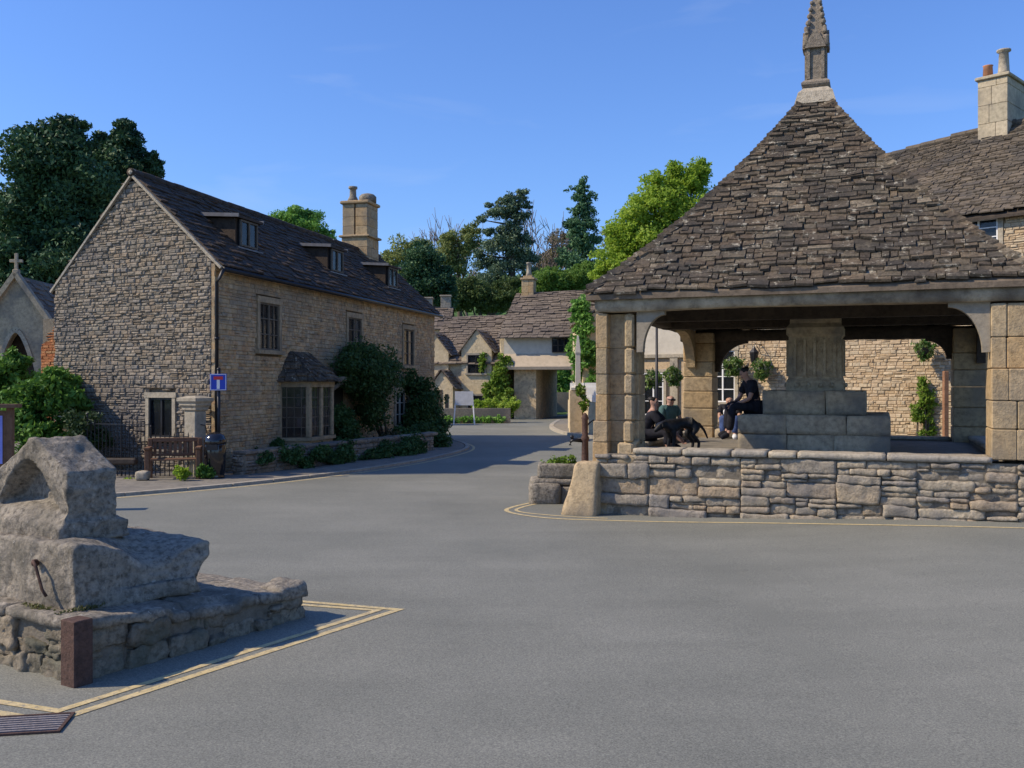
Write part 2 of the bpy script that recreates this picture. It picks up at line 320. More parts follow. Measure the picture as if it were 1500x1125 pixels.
l.new(tp.outputs[0], mxs.inputs[1]); l.new(b.outputs[0], mxs.inputs[2]); l.new(mxs.outputs[0], n['Material Output'].inputs['Surface']); M['glass'] = m

# ------------------------------------------------------------------ generators
def rubble(mb, O, a, n, W, z0, ztop, holes=(), ch=(.08, .16), sw=(.14, .4), proud=.1, var=.03, inset=.012, rocky=0, groove=.028):
    """courses of separate stones on a wall face; O foot corner, a along, n outward; ztop a number or f(s)"""
    O, a, n = Vector(O), Vector(a), Vector(n); zt = ztop if callable(ztop) else (lambda s: ztop)
    zmax = max(zt(W * i / 40) for i in range(41)); z = z0
    while z < zmax:
        h = U(*ch); s = U(-.3, 0) * sw[1]
        while s < W:
            wd = U(*sw) * (1.0 if rnd.random() < .8 else .55)
            s0, s1 = max(0, s), min(W, s + wd); s += wd
            if s1 - s0 < .03: continue
            for (za, zb) in ([(z, z + h)] if rnd.random() < .82 or h < ch[0] * 1.25 else [(z, z + h * .52), (z + h * .52, z + h)]):
                a0, a1 = s0, s1; bad = False
                for (hx0, hx1, hz0, hz1) in holes:
                    if zb > hz0 + .02 and za < hz1 - .02 and a1 > hx0 and a0 < hx1:
                        if a0 < hx0 - .04: a1 = hx0
                        elif a1 > hx1 + .04: a0 = hx1
                        else: bad = True
                if bad or a1 - a0 < .03: continue
                t0, t1 = min(zb, zt(a0)), min(zb, zt(a1))
                if max(t0, t1) < za + .03: continue
                t0, t1 = max(t0, za + .008), max(t1, za + .008)
                pr = proud + U(-var, var)
                if rocky:
                    wdt = a1 - a0
                    m2 = MB(); m2.rock(0, wdt - inset * .8, -.1, pr, 0, min(t0, t1) - za - inset * .8, rocky, .018, 5, .035, rnd.randint(0, 9999))
                    tilt = U(-.03, .03)
                    mb.add([O + a * (a0 + p[0]) + n * p[1] + Vector((0, 0, za + p[2] + tilt * (p[0] - wdt / 2))) for p in m2.v], m2.f)
                    continue
                i = inset; j = lambda: U(-.35, .35) * i + U(0, 1) * i * .3
                back = [(a0, 0, za), (a1, 0, za), (a1, 0, t1), (a0, 0, t0)]
                k = i * 1.0
                mid = [(p[0] + j() * .3, pr - groove, p[2] + j() * .3) for p in back]
                fr = [(a0 + k + i + j(), pr + U(-.008, .008), za + k + i * .6 + j()), (a1 - k - i - j(), pr + U(-.008, .008), za + k + i * .6 + j()), (a1 - k - i - j(), pr + U(-.008, .008), max(za + k * 2, t1 - k - i * .6 - j())), (a0 + k + i + j(), pr + U(-.008, .008), max(za + k * 2, t0 - k - i * .6 - j()))]
                P = [O + a * q[0] + n * q[1] + Vector((0, 0, q[2])) for q in back + mid + fr]
                fs = [(8, 9, 10, 11)]
                for L in (0, 4):
                    for c in range(4): fs.append((L + c, L + (c + 1) % 4, L + 4 + (c + 1) % 4, L + 4 + c))
                mb.add(P, fs)
        z += h

def slates(mb, Lf, Rf, rows, sw=(.25, .5), th=.035, lap=.6, jit=.02, tmax=1.0, rag=.03, wav=.0):
    """stone slates on a roof face. Lf(t), Rf(t): left and right edge of the face, t from eave to ridge; rows: list of t"""
    for i in range(len(rows) - 1):
        t0, t1 = rows[i], rows[i + 1]; te = min(tmax, t1 + (t1 - t0) * lap)
        a0, b0, a1, b1 = Vector(Lf(t0)), Vector(Rf(t0)), Vector(Lf(te)), Vector(Rf(te))
        e = (b0 - a0); W = e.length
        if W < .02: continue
        e = e / W; g = ((a1 + b1) / 2 - (a0 + b0) / 2); g = (g - e * g.dot(e)); gl = g.length; g = g / gl; nn = e.cross(g)
        A1 = (a1 - a0).dot(e); B1 = (b1 - a0).dot(e)
        s = U(-.5, 0) * sw[1]
        while s < W:
            wd = U(*sw); s0, s1 = max(s, 0), min(s + wd - U(.004, .014), W); s += wd
            if s1 - s0 < .04: continue
            tk = th * U(.55, 1.6); low = U(-rag, rag) + wav * noise.noise(Vector((s0 * 1.1, i * .9, W))); li = U(.5, 1.7) * th; h2 = U(-.012, .012) * (th / .035)
            u0, u1 = min(max(s0, A1), B1), max(min(s1, B1), A1)
            if u1 - u0 < .01: u0 = u1 = min(max((u0 + u1) / 2, A1), B1); u0 -= .005; u1 += .005
            lo0, lo1 = low + U(-jit, jit) * .6, low + U(-jit, jit) * .6
            P = [a0 + e * s0 + g * lo0 + nn * (li + h2), a0 + e * s1 + g * lo1 + nn * (li - h2), a0 + e * u1 + g * gl, a0 + e * u0 + g * gl]
            c = .012
            Q = [P[0] + nn * tk + g * c + e * c * .6, P[1] + nn * tk + g * c - e * c * .6, P[2] + nn * tk * .8 - e * c * .3, P[3] + nn * tk * .8 + e * c * .3]
            mb.hexa(P + Q)

def row_list(n, ratio):     # graduated rows, large at the eave
    ws = [ratio + (1 - ratio) * (1 - i / (n - 1)) for i in range(n)]; t = sum(ws); out = [0]
    for x_ in ws: out.append(out[-1] + x_ / t)
    return out

def leafmesh(name, blobs, n, size, mat, parent=None, seed=1, clump=True, aspect=.5, up=0.0, k=14, inner=.25):
    """foliage: small leaf faces in clumps spread through a set of ellipsoids (cx,cy,cz,rx,ry,rz)"""
    rg = np.random.default_rng(seed); B = np.array(blobs, float)
    wts = (B[:, 3] * B[:, 4] * B[:, 5]) ** .667; wts /= wts.sum()
    subs = []
    if clump:
        for bi, b in enumerate(B):
            m_ = max(5, int(k * (1 + 2 * wts[bi])))
            d = rg.normal(size=(m_, 3)); d /= np.linalg.norm(d, axis=1)[:, None]
            rr = rg.uniform(.45, .92, m_)[:, None]
            c = b[:3] + d * rr * b[3:6]
            sz = b[3:6].mean() * rg.uniform(.2, .42, m_)
            for ci, si in zip(c, sz): subs.append([*ci, si * rg.uniform(.9, 1.4), si * rg.uniform(.9, 1.4), si * rg.uniform(.6, 1.0), wts[bi] / m_])
            subs.append([*b[:3], *(b[3:6] * .72), wts[bi] * inner])
        S = np.array(subs)
    else: S = np.hstack([B[:, :6], wts[:, None]])
    p = S[:, 6] / S[:, 6].sum(); idx = rg.choice(len(S), n, p=p)
    d = rg.normal(size=(n, 3)); d /= np.linalg.norm(d, axis=1)[:, None]
    r = rg.uniform(.0, 1, n) ** .45 * 1.05
    c = S[idx, :3] + d * r[:, None] * S[idx, 3:6]
    a = rg.normal(size=(n, 3)); a[:, 2] *= (1 - up); a /= np.linalg.norm(a, axis=1)[:, None]
    q = rg.normal(size=(n, 3)) + d * .0; b_ = np.cross(a, q); b_ /= np.linalg.norm(b_, axis=1)[:, None] + 1e-9
    sz = size * rg.uniform(.55, 1.3, n)[:, None]
    nrm = np.cross(a, b_) * sz * .18
    v = np.stack([c - a * sz, c + b_ * sz * aspect + nrm, c + a * sz, c - b_ * sz * aspect + nrm], 1).reshape(-1, 3)
    return rawquads(name, v, mat, parent)
def rawquads(name, v, mat, parent=None):
    n = len(v) // 4; me = bpy.data.meshes.new(name)
    me.vertices.add(n * 4); me.vertices.foreach_set('co', v.astype(np.float32).ravel())
    me.loops.add(n * 4); me.loops.foreach_set('vertex_index', np.arange(n * 4, dtype=np.int32))
    me.polygons.add(n); me.polygons.foreach_set('loop_start', np.arange(0, n * 4, 4, dtype=np.int32))
    me.update(calc_edges=True); me.validate(); me.materials.append(mat)
    o = bpy.data.objects.new(name, me); col.objects.link(o)
    if parent: o.parent = parent
    return o
def skin(name, verts, edges, radii, mat, parent, root=0, sub=1):
    me = bpy.data.meshes.new(name + '_cage'); me.from_pydata([tuple(v) for v in verts], edges, []); me.update()
    o = bpy.data.objects.new(name + '_cage', me); col.objects.link(o)
    sk = o.modifiers.new('s', 'SKIN'); sk.use_smooth_shade = True
    ld = me.skin_vertices[0].data if me.skin_vertices else None
    if ld is None:
        bm = bmesh.new(); bm.from_mesh(me); bm.verts.layers.skin.verify(); bm.to_mesh(me); bm.free(); ld = me.skin_vertices[0].data
    for i, r in enumerate(radii): ld[i].radius = r if hasattr(r, '__len__') else (r, r); ld[i].use_root = (i == root)
    ss = o.modifiers.new('b', 'SUBSURF'); ss.levels = sub; ss.render_levels = sub
    dg = bpy.context.evaluated_depsgraph_get(); dg.update()
    m2 = bpy.data.meshes.new_from_object(o.evaluated_get(dg)); m2.name = name
    bpy.data.objects.remove(o); bpy.data.meshes.remove(me)
    m2.materials.clear(); m2.materials.append(mat); m2.polygons.foreach_set('use_smooth', [True] * len(m2.polygons))
    r = bpy.data.objects.new(name, m2); col.objects.link(r); r.parent = parent
    return r

# ------------------------------------------------------------------ ground, road, markings, hill
xl = [-700, -250, -80, -40, -20, -10, -5, -2, 0] + [1.5 + .25 * i for i in range(25)] + [9, 12, 16, 25, 60, 200, 700]
def sheet(name, xs, ys, dz, mat, kind='structure'):
    mb = MB(); nx = len(xs)
    mb.v = [(x, y, H(x) + dz) for y in ys for x in xs]
    mb.f = [(j * nx + i, j * nx + i + 1, (j + 1) * nx + i + 1, (j + 1) * nx + i) for j in range(len(ys) - 1) for i in range(nx - 1)]; mb.m = [0] * len(mb.f)
    return tag(mb.build(name, mat), kind=kind)
sheet('ground', xl, [-400, -60, 0, 30, 68, 120, 400, 1500], 0, M['grass'])
sheet('road', [x for x in xl if -21 <= x <= 26], [-40, 0, 20, 40, 66], .004, M['asphalt'])
def arc_smooth(pts, k=3):
    pts = [Vector((p[0], p[1], 0)) for p in pts]
    for _ in range(k):
        q = [pts[0]]
        for i in range(len(pts) - 1): q += [pts[i] * .75 + pts[i + 1] * .25, pts[i] * .25 + pts[i + 1] * .75]
        q.append(pts[-1]); pts = q
    return pts
def ribbon(mb, pts, wd, dz, step=.25):
    P = [Vector((p[0], p[1], 0)) for p in pts]; Q = [P[0]]
    for i in range(len(P) - 1):
        L = (P[i + 1] - P[i]).length; k = max(1, int(L / step))
        Q += [P[i].lerp(P[i + 1], (j + 1) / k) for j in range(k)]
    vs = []
    for i, p in enumerate(Q):
        t0 = (Q[i] - Q[max(i - 1, 0)]); t1 = (Q[min(i + 1, len(Q) - 1)] - Q[i])
        t0 = t0.normalized() if t0.length else t1.normalized(); t1 = t1.normalized() if t1.length else t0
        t = (t0 + t1).normalized(); m_ = Vector((-t.y, t.x, 0)) * (wd / 2 / max(.35, t.dot(t0)))
        for q in (p - m_, p + m_): vs.append((q.x, q.y, H(q.x) + dz))
    mb.add(vs, [(2 * i, 2 * i + 2, 2 * i + 3, 2 * i + 1) for i in range(len(Q) - 1)])
# yellow lines round the stone block
mb = MB()
o1 = [G(-250, 1003), G(75, 1059), G(584, 894), G(430, 881), G(300, 872)]
ribbon(mb, o1, .072, .0085)
o2 = [G(-250, 990), G(85, 1043), G(553, 895), G(430, 886), G(300, 877)]
ribbon(mb, o2, .066, .0085)
# round the market wall
Zr = lambda px, py: (lambda d: Vector((X(px, d), d, 0)))
def GH(px, py):
    p = G(px, py)
    for _ in range(20):
        d = (EYE - H(p.x)) * F / (py - 562.5); p = Vector((X(px, d), d, 0))
    return p
ribbon(mb, arc_smooth([GH(800, 733), GH(752, 742), GH(735, 750), GH(800, 760.5), GH(900, 763), GH(1100, 766), GH(1300, 770), GH(1540, 776), GH(1800, 782)]), .075, .0085)
ribbon(mb, arc_smooth([GH(800, 736), GH(768, 742), GH(748, 750), GH(830, 757.5), GH(890, 760)]), .06, .0085)
kerb_pts = [(-13.5, 12.6), (-7.4, 17.7), (-4.77, 20.75), (-2.75, 24.9), (-1.75, 28.5), (-1.4, 30.8), (-1.6, 33.2), (-2.5, 36.2), (-3.2, 40)]
kp = arc_smooth(kerb_pts, 2)
ribbon(mb, [(p.x + .22, p.y - .2) for p in kp if p.y < 35], .085, .0085)
tag(mb.build('road_marking', M['yellow']), kind='structure')

def slab(name, pts, z1, mat, kerb=True):
    b_ = MB(); b_.prism([(p[0], p[1], H(p[0]) - .05) for p in pts], (0, 0, z1 + .05)); return tag(b_.build(name, mat), kind='structure')
slab('pavement', [(p.x - .1, p.y + .06) for p in kp] + [(-9, 41), (-21, 41), (-21, 12.6)], .055, M['paving'])
def kerb(name, pts, z1, wd=.13):
    b_ = MB(); pts = [Vector((p[0], p[1], 0)) for p in pts]
    for i in range(len(pts) - 1):
        L = pts[i + 1] - pts[i]; k = max(1, round(L.length / .9))
        for j in range(k):
            a_ = pts[i] + L * (j / k); c_ = pts[i] + L * ((j + .985) / k)
            b_.beam(V(a_.x, a_.y, z1 / 2 - .05 + H(a_.x)), V(c_.x, c_.y, z1 / 2 - .05 + H(c_.x)), wd, z1 + .1 + U(-.006, .006))
    return tag(b_.build(name, M['kerb']), kind='structure')
kerb('kerb', [(p.x, p.y) for p in kp], .065)
fp = arc_smooth([(2.6, 53), (1.9, 47), (1.85, 43.5), (2.1, 40), (2.9, 36.5), (4.4, 33.4)], 2)
slab('footway', [(p.x + .1, p.y) for p in fp] + [(8, 30), (9, 40), (7, 53)], .1, M['paving'])
kerb('kerb', [(p.x, p.y) for p in fp], .115, .2)
# hillside behind the village
mb = MB(); xs = np.linspace(-160, 160, 41); ys = np.linspace(70, 300, 30); nx = len(xs)
for y in ys:
    for x in xs:
        s = min(1, max(0, (y - 70) / 110)); mb.v.append((x, y, -1.0 + 21 * s * s * (3 - 2 * s) + 1.2 * noise.noise(Vector((x * .03, y * .03, 1))) * s))
mb.f = [(j * nx + i, j * nx + i + 1, (j + 1) * nx + i + 1, (j + 1) * nx + i) for j in range(len(ys) - 1) for i in range(nx - 1)]; mb.m = [0] * len(mb.f)
tag(mb.build('hill', M['grass']), kind='structure')
# ------------------------------------------------------------------ windows (thing-independent builder, local space of the parent)
def window(par, O, a, n, wd, ht, depth=.16, lights=2, bars=2, surround=.12, frame=None, sur=None, sill=True, curtain=False, label=None, mull_stone=False, lead=0, name='window'):
    """O: bottom centre on the backing wall plane, a along wall, n outward"""
    O, a, n = Vector(O), Vector(a), Vector(n); up = Vector((0, 0, 1)); frame = frame or M['white']; sur = sur or M['dressed']
    P = lambda s, q, z: O + a * s + n * q + up * z
    def bar(mb, s0, s1, q0, q1, z0, z1): mb.hexa([P(s0, q1, z0), P(s1, q1, z0), P(s1, q0, z0), P(s0, q0, z0), P(s0, q1, z1), P(s1, q1, z1), P(s1, q0, z1), P(s0, q0, z1)])
    h = wd / 2; mb = MB()
    if surround:
        bar(mb, -h - surround, -h, 0, depth, 0, ht); bar(mb, h, h + surround, 0, depth, 0, ht)
        bar(mb, -h - surround - .03, h + surround + .03, 0, depth + .012, ht, ht + surround * 1.25)
        if mull_stone:
            for i in range(1, lights): c = -h + wd * i / lights; bar(mb, c - .06, c + .06, .03, depth - .02, 0, ht)
    else: bar(mb, -h, h, .0, .004, 0, ht)
    wn_ = mb.build(name, sur, par)
    if label: wn_['label'] = label
    mb = MB(); bar(mb, -h, h, .006, .012, 0, ht); mb.build('interior', M['dark_in'], wn_)
    if curtain:
        for sgn in (-1, 1):
            mb = MB()
            for i in range(5):
                c = sgn * (h - .03 - i * .05); bar(mb, c - .026, c + .026, .016, .026 + .012 * (i % 2), .06, ht - .05)
            mb.build('curtain', M['white'], wn_)
    mb = MB(); bar(mb, -h, h, .058, .062, 0, ht); mb.build('pane', M['glass'], wn_)
    mb = MB(); f = .045
    bar(mb, -h, -h + f, .05, .1, 0, ht); bar(mb, h - f, h, .05, .1, 0, ht); bar(mb, -h + f, h - f, .05, .1, 0, f); bar(mb, -h + f, h - f, .05, .1, ht - f, ht)
    for i in range(1, lights):
        c = -h + wd * i / lights; bar(mb, c - f * .6, c + f * .6, .052, .097, f, ht - f)
    for i in range(1, bars + 1): z = ht * i / (bars + 1); bar(mb, -h + f, h - f, .054, .088, z - .014, z + .014)
    for i in range(1, lead + 1):
        c = -h + wd * i / (lead + 1); bar(mb, c - .009, c + .009, .055, .086, f, ht - f)
    mb.build('frame', frame, wn_)
    if sill:
        mb = MB(); bar(mb, -h - surround - .06, h + surround + .06, 0, depth + .07, -.1, -.002); mb.build('sill', sur, wn_)
    return wn_

# ------------------------------------------------------------------ market cross
A = Vector((1.36, 15.5, 0)); uang = math.atan2(-.357, .934)
mk = empty('market_cross', A, uang, 'open stone market shelter with a stone slate pyramid roof and tall carved spire', 'market cross')
uu, vv = V(.934, -.357, 0).normalized(), V(.357, .934, 0).normalized()
def mloc(x, y, z=0): return A + uu * x + vv * y + V(0, 0, z)
def Lm(p):      # world -> market local
    q = Vector(p) - A; return V(q.dot(uu), q.dot(vv), q.z)
WM, DM = 6.42, 7.0
FL = .92
# low walls with rubble facing
core = MB(); core.bx(.01, WM - .02, -.025, .43, -.1, .985); core.bx(.02, .43, .43, DM - .02, -.1, .985); core.bx(WM - .43, WM - .02, .43, DM - .02, -.1, .985); core.bx(.43, WM - .43, DM - .43, DM - .02, -.1, .95)
lw = core.build('low_wall', M['mortar'], mk)
rb = MB(); rnd.seed(3)
# hand-laid front: courses of mixed big blocks and packs of thin stones
def packwall(mb, W, top, O, a, n, proud=.07):
    O, a, n = Vector(O), Vector(a), Vector(n)
    def st(s0, s1, z0, z1):
        if s1 - s0 < .03 or z1 - z0 < .02: return
        m2 = MB(); g = .004; wdt = s1 - s0
        m2.rock(0, wdt - g, -.12, proud + U(-.045, .045), 0, z1 - z0 - g, .042, .028, 6, .018, rnd.randint(0, 9999))
        tl = U(-.035, .035)
        mb.add([O + a * (s0 + p[0]) + n * p[1] + V(0, 0, z0 + p[2] + tl * (p[0] - wdt / 2)) for p in m2.v], m2.f)
    def fill(s0, s1, z0, z1):
        ww, hh = s1 - s0, z1 - z0
        if hh <= .13 and ww <= .5 or (hh < .26 and ww < .95 and ww > hh * 1.15 and rnd.random() < .3): st(s0, s1, z0, z1); return
        if hh < .075: 
            if ww > .45:
                c = s0 + ww * U(.35, .65); st(s0, c, z0, z1); st(c, s1, z0, z1)
            else: st(s0, s1, z0, z1)
            return
        if ww > hh * U(3.0, 5.5): c = s0 + ww * U(.3, .7); fill(s0, c, z0, z1); fill(c, s1, z0, z1)
        else: c = z0 + hh * U(.36, .64); fill(s0, s1, z0, c); fill(s0, s1, c, z1)
    s = 0
    while s < W:
        ww = min(U(.7, 1.5), W - s)
        if W - s - ww < .3: ww = W - s
        b0 = .0 + U(.28, .4); b1 = b0 + U(.22, .32)
        fill(s, s + ww, -.02, b0)
        if rnd.random() < .55: st(s, s + ww * .95 if ww < 1.05 else s + ww * .55, b0, b1); (ww >= 1.05) and fill(s + ww * .55, s + ww, b0, b1)
        else: fill(s, s + ww, b0, b1)
        fill(s, s + ww, b1, top); s += ww
packwall(rb, WM, .97, (0, 0, 0), (1, 0, 0), (0, -1, 0))
rubble(rb, (0, DM, 0), (0, -1, 0), (-1, 0, 0), DM, 0, .97, ch=(.1, .2), sw=(.2, .5), proud=.06)
rb.build('rubble_facing', M['wall_stone'], lw, smooth=True)
cp = MB(); s = .62; k = 0
for L in (.8, .75, .55, .42, 1.25, 1.62):
    L = min(L, WM - .64 - s)
    if L < .1: break
    cp.rock(s + .006, s + L - .012, -.1 + U(-.03, .03), .46, .985, 1.07 + U(0, .025), .07, .014, 4, .016, k); s += L; k += 1
s = .7
while s < DM - .8:
    L = U(.7, 1.3); cp.rock(-.06, .46, s, min(s + L - .012, DM - .75), .985, 1.07, .1, .014, 4, .03, k); cp.rock(WM - .46, WM + .06, s, min(s + L - .012, DM - .75), .985, 1.07, .12, .014, 4, .03, k + 50); s += L; k += 1
cp.bx(.9, WM - .75, DM - .45, DM + .05, .951, 1.0)
cp.build('coping', M['coping'], lw, smooth=True)
fl = MB(); fl.bx(.43, WM - .43, .43, DM - .43, -.1, FL); fl.build('floor', M['paving'], mk)
# pillars
def pillar(x0, x1, y0, y1, front, right=False, rear=False):
    mb = MB(); z = 1.04 if right else 0
    wdt = x1 - x0; top = 3.24
    while z < top - .05:
        h = min(U(.3, .46), top - z)
        if top - z - h < .15: h = top - z
        if front:
            dp = .2; sl = .19
            xr = x1 - (.0 if z > 1.0 else -.02)
            mb.cham(x0 + .004, x1 - .004, y0 + dp, y1, z, z + h - .003, .008, .008)
            e = .0 if z > 1.2 else .04
            mb.cham(x0 - e, x0 + sl + e * .4, y0 - e, y0 + dp + .05, z, z + h - .004, .01, .006)
            a_ = x1 - .2 - (.1 if z < 1.0 else 0)
            mb.cham(a_, x1 - .05, y0 + .03 - e, y0 + dp + .05, z, z + h - .006, .03, .008)
        elif right:
            o = .1 if z < 2.2 else 0
            cut = U(.25, .5) * wdt
            yb = y0 - o * .9
            mb.cham(x0 - .002, x0 + cut, yb, y1, z, z + h - .006, .014, .004); mb.cham(x0 + cut + .004, x1 + o, yb, y1, z, z + h - .006, .014, .004)
        else:
            mb.cham(x0, x1, y0, y1, z, z + h - .006, .02, .006)
        z += h
    return mb
p = pillar(0, .66, 0, .66, True).build('pillar', M['pillar'], mk)
mb = MB()     # flared, worn foot of the inner strip
mb.rock(.34, .67, -.05, .22, .8, 1.2, .04, .02, 5, .05, 4, lambda x, y, z, nn: (x if x > .6 else x + max(0, (z - .95)) * .42, y + max(0, z - .9) * .45, z))
mb.build('foot_stone', M['pillar'], p, smooth=True)
pillar(5.76, WM, 0, .68, False, True).build('pillar', M['pillar'], mk)
pillar(.22, .88, DM - .7, DM, False).build('pillar', M['pillar'], mk)
pillar(WM - .72, WM, DM - .7, DM, False).build('pillar', M['pillar'], mk)
# wall plates, braces
def plate(a_, b_, z0, z1, wd, nm, mat, sag=.0, seed=0):
    mb = MB(); a_, b_ = Vector(a_), Vector(b_); L = (b_ - a_).length; t = (b_ - a_) / L; r = V(-t.y, t.x, 0)
    m2 = MB(); m2.rock(0, L, -wd / 2, wd / 2, z0, z1, .16, .02, 1.6, .03, seed, lambda x, y, z, nn: (x, y, z + sag * math.sin(math.pi * x / L)))
    mb.add([a_ + t * p[0] + r * p[1] + V(0, 0, p[2]) for p in m2.v], m2.f)
    return mb.build(nm, mat, mk, smooth=True)
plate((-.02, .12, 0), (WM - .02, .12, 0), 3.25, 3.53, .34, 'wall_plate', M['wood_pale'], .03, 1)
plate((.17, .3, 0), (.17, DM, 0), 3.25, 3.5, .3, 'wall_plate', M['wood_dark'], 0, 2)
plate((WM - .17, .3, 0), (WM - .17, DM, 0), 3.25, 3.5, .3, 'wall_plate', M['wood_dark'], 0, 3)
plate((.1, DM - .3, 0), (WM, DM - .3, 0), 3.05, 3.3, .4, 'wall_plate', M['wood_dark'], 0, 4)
def brace(O, a, n, wd, r, zt, mat, drop=.65):
    """curved timber bracket: O = inner edge of pillar, a = direction into the opening"""
    O, a, n = Vector(O), Vector(a), Vector(n); pts = [O + V(0, 0, zt), O + V(0, 0, zt - drop)]
    for i in range(13):
        th = math.pi / 2 * i / 12
        pts.append(O + a * (.1 + (r - .1) * (1 - math.cos(th))) + V(0, 0, zt - drop + (drop - .07) * math.sin(th)))
    pts.append(O + a * r + V(0, 0, zt))
    mb = MB(); mb.prism(pts, n * wd); return mb.build('brace', mat, mk)
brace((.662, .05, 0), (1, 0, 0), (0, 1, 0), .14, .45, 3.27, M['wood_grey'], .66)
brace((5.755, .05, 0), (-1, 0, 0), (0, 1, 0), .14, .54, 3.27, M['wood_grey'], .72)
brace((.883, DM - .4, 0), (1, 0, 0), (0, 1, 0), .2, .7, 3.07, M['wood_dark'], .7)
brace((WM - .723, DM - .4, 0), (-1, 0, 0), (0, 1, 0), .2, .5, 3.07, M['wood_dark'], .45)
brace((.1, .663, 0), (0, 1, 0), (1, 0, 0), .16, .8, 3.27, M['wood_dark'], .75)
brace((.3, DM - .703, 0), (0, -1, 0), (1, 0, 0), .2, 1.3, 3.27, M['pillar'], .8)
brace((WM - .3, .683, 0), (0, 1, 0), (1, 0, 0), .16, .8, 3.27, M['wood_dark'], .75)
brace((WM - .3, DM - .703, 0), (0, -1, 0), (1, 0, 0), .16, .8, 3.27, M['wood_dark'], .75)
# roof
OV = .13; APZ = 7.42; EZ = 3.55
cx, cy = WM / 2, DM / 2
def prof(t): return EZ + (APZ - EZ) * (.73 * t + .27 * t * t)
def rpt(sx, sy, t): 
    k = 1 - t * .965
    return V(cx + sx * (cx + (OV if sx < 0 else .0)) * k, cy + sy * (cy + OV) * k, prof(t))
under = MB()
ts = [i / 10 for i in range(11)]
for (s0, s1) in (((-1, -1), (1, -1)), ((1, -1), (1, 1)), ((1, 1), (-1, 1)), ((-1, 1), (-1, -1))):
    for i in range(10):
        q = [rpt(*s0, ts[i]), rpt(*s1, ts[i]), rpt(*s1, ts[i + 1]), rpt(*s0, ts[i + 1])]
        under.hexa([p - V(0, 0, .1) for p in q] + [p - V(0, 0, .02) for p in q])
rf = MB(); rnd.seed(11); rows = row_list(54, .3)
for (s0, s1) in (((-1, -1), (1, -1)), ((1, -1), (1, 1)), ((1, 1), (-1, 1)), ((-1, 1), (-1, -1))):
    slates(rf, lambda t: rpt(*s0, t), lambda t: rpt(*s1, t), rows, (.1, .38), .03, .9, .035, rag=.03, wav=.06)
    for i in range(len(rows) - 1):      # stones lapped over the hips
        t0 = rows[i]; p0 = rpt(*s1, t0); p1 = rpt(*s1, min(1, rows[i + 1] + .012)); d_ = (p1 - p0)
        r1 = V(-s1[0] * 1., 0, -.25).normalized(); r2 = V(0, -s1[1] * 1., -.25).normalized(); wv = U(.1, .17); th = U(.03, .06); lf = V(0, 0, .06 + U(0, .02))
        rf.hexa([p0 + lf + r1 * wv, p0 + lf + V(0, 0, .02), p1 + lf * .6, p1 + lf * .6 + r1 * wv] + [q + V(0, 0, th) for q in (p0 + lf + r1 * wv, p0 + lf + V(0, 0, .02), p1 + lf * .6, p1 + lf * .6 + r1 * wv)])
        rf.hexa([p0 + lf + V(0, 0, .02), p0 + lf + r2 * wv, p1 + lf * .6 + r2 * wv, p1 + lf * .6] + [q + V(0, 0, th) for q in (p0 + lf + V(0, 0, .02), p0 + lf + r2 * wv, p1 + lf * .6 + r2 * wv, p1 + lf * .6)])
ro = rf.build('roof', M['slate'], mk)
under.build('underboarding', stone('roof boards', [(.13, .1, .07), (.2, .155, .11)], 'noise', 2, .4, .4, 20), ro)
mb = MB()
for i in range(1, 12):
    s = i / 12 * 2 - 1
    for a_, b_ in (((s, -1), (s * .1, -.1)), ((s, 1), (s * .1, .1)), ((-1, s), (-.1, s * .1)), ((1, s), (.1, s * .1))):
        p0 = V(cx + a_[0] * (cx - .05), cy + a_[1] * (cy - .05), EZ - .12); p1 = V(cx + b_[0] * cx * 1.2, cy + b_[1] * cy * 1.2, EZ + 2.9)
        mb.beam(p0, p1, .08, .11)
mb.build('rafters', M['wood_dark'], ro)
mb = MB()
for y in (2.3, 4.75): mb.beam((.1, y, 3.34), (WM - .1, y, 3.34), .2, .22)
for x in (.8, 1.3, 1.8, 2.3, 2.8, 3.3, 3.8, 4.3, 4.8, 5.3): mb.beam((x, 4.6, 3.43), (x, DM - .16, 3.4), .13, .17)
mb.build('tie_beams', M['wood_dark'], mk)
mb = MB(); mb.bx(.3, WM - .3, DM - .3, DM - .2, 3.31, 3.62); mb.build('infill', stone('pale infill', [(.42, .33, .25), (.5, .4, .3)], 'noise', 3, .4, .4, 20), mk)
# stepped pedestal and carved shaft
def blocks(hw2, z0, z1, rows_, seed):
    mb = MB(); zs = [z0 + (z1 - z0) * i / rows_ for i in range(rows_ + 1)]; r_ = random.Random(seed)
    for i in range(rows_):
        for (y0, y1) in ((cy - hw2, cy), (cy, cy + hw2)):
            x = cx - hw2
            while x < cx + hw2 - .05:
                x2 = min(cx + hw2, x + r_.uniform(.7, 1.3)); x2 = cx + hw2 if cx + hw2 - x2 < .25 else x2
                mb.rock(x, x2 - .002, y0, y1, zs[i], zs[i + 1] - .0015, .09, .02, 2, .012, r_.randint(0, 999)); x = x2
    return mb
blocks(1.26, FL - .03, 1.56, 2, 3).build('pedestal_step', M['inner_stone'], mk, smooth=True)
blocks(.87, 1.55, 1.98, 1, 5).build('pedestal_step', M['inner_stone'], mk, smooth=True)
mb = MB(); mb.lathe([(.5, 1.95), (.49, 2.15), (.46, 2.2), (.45, 2.95), (.49, 3.0), (.49, 3.12), (.43, 3.2), (.4, 5.6)], (cx, cy, 0), sq=True)
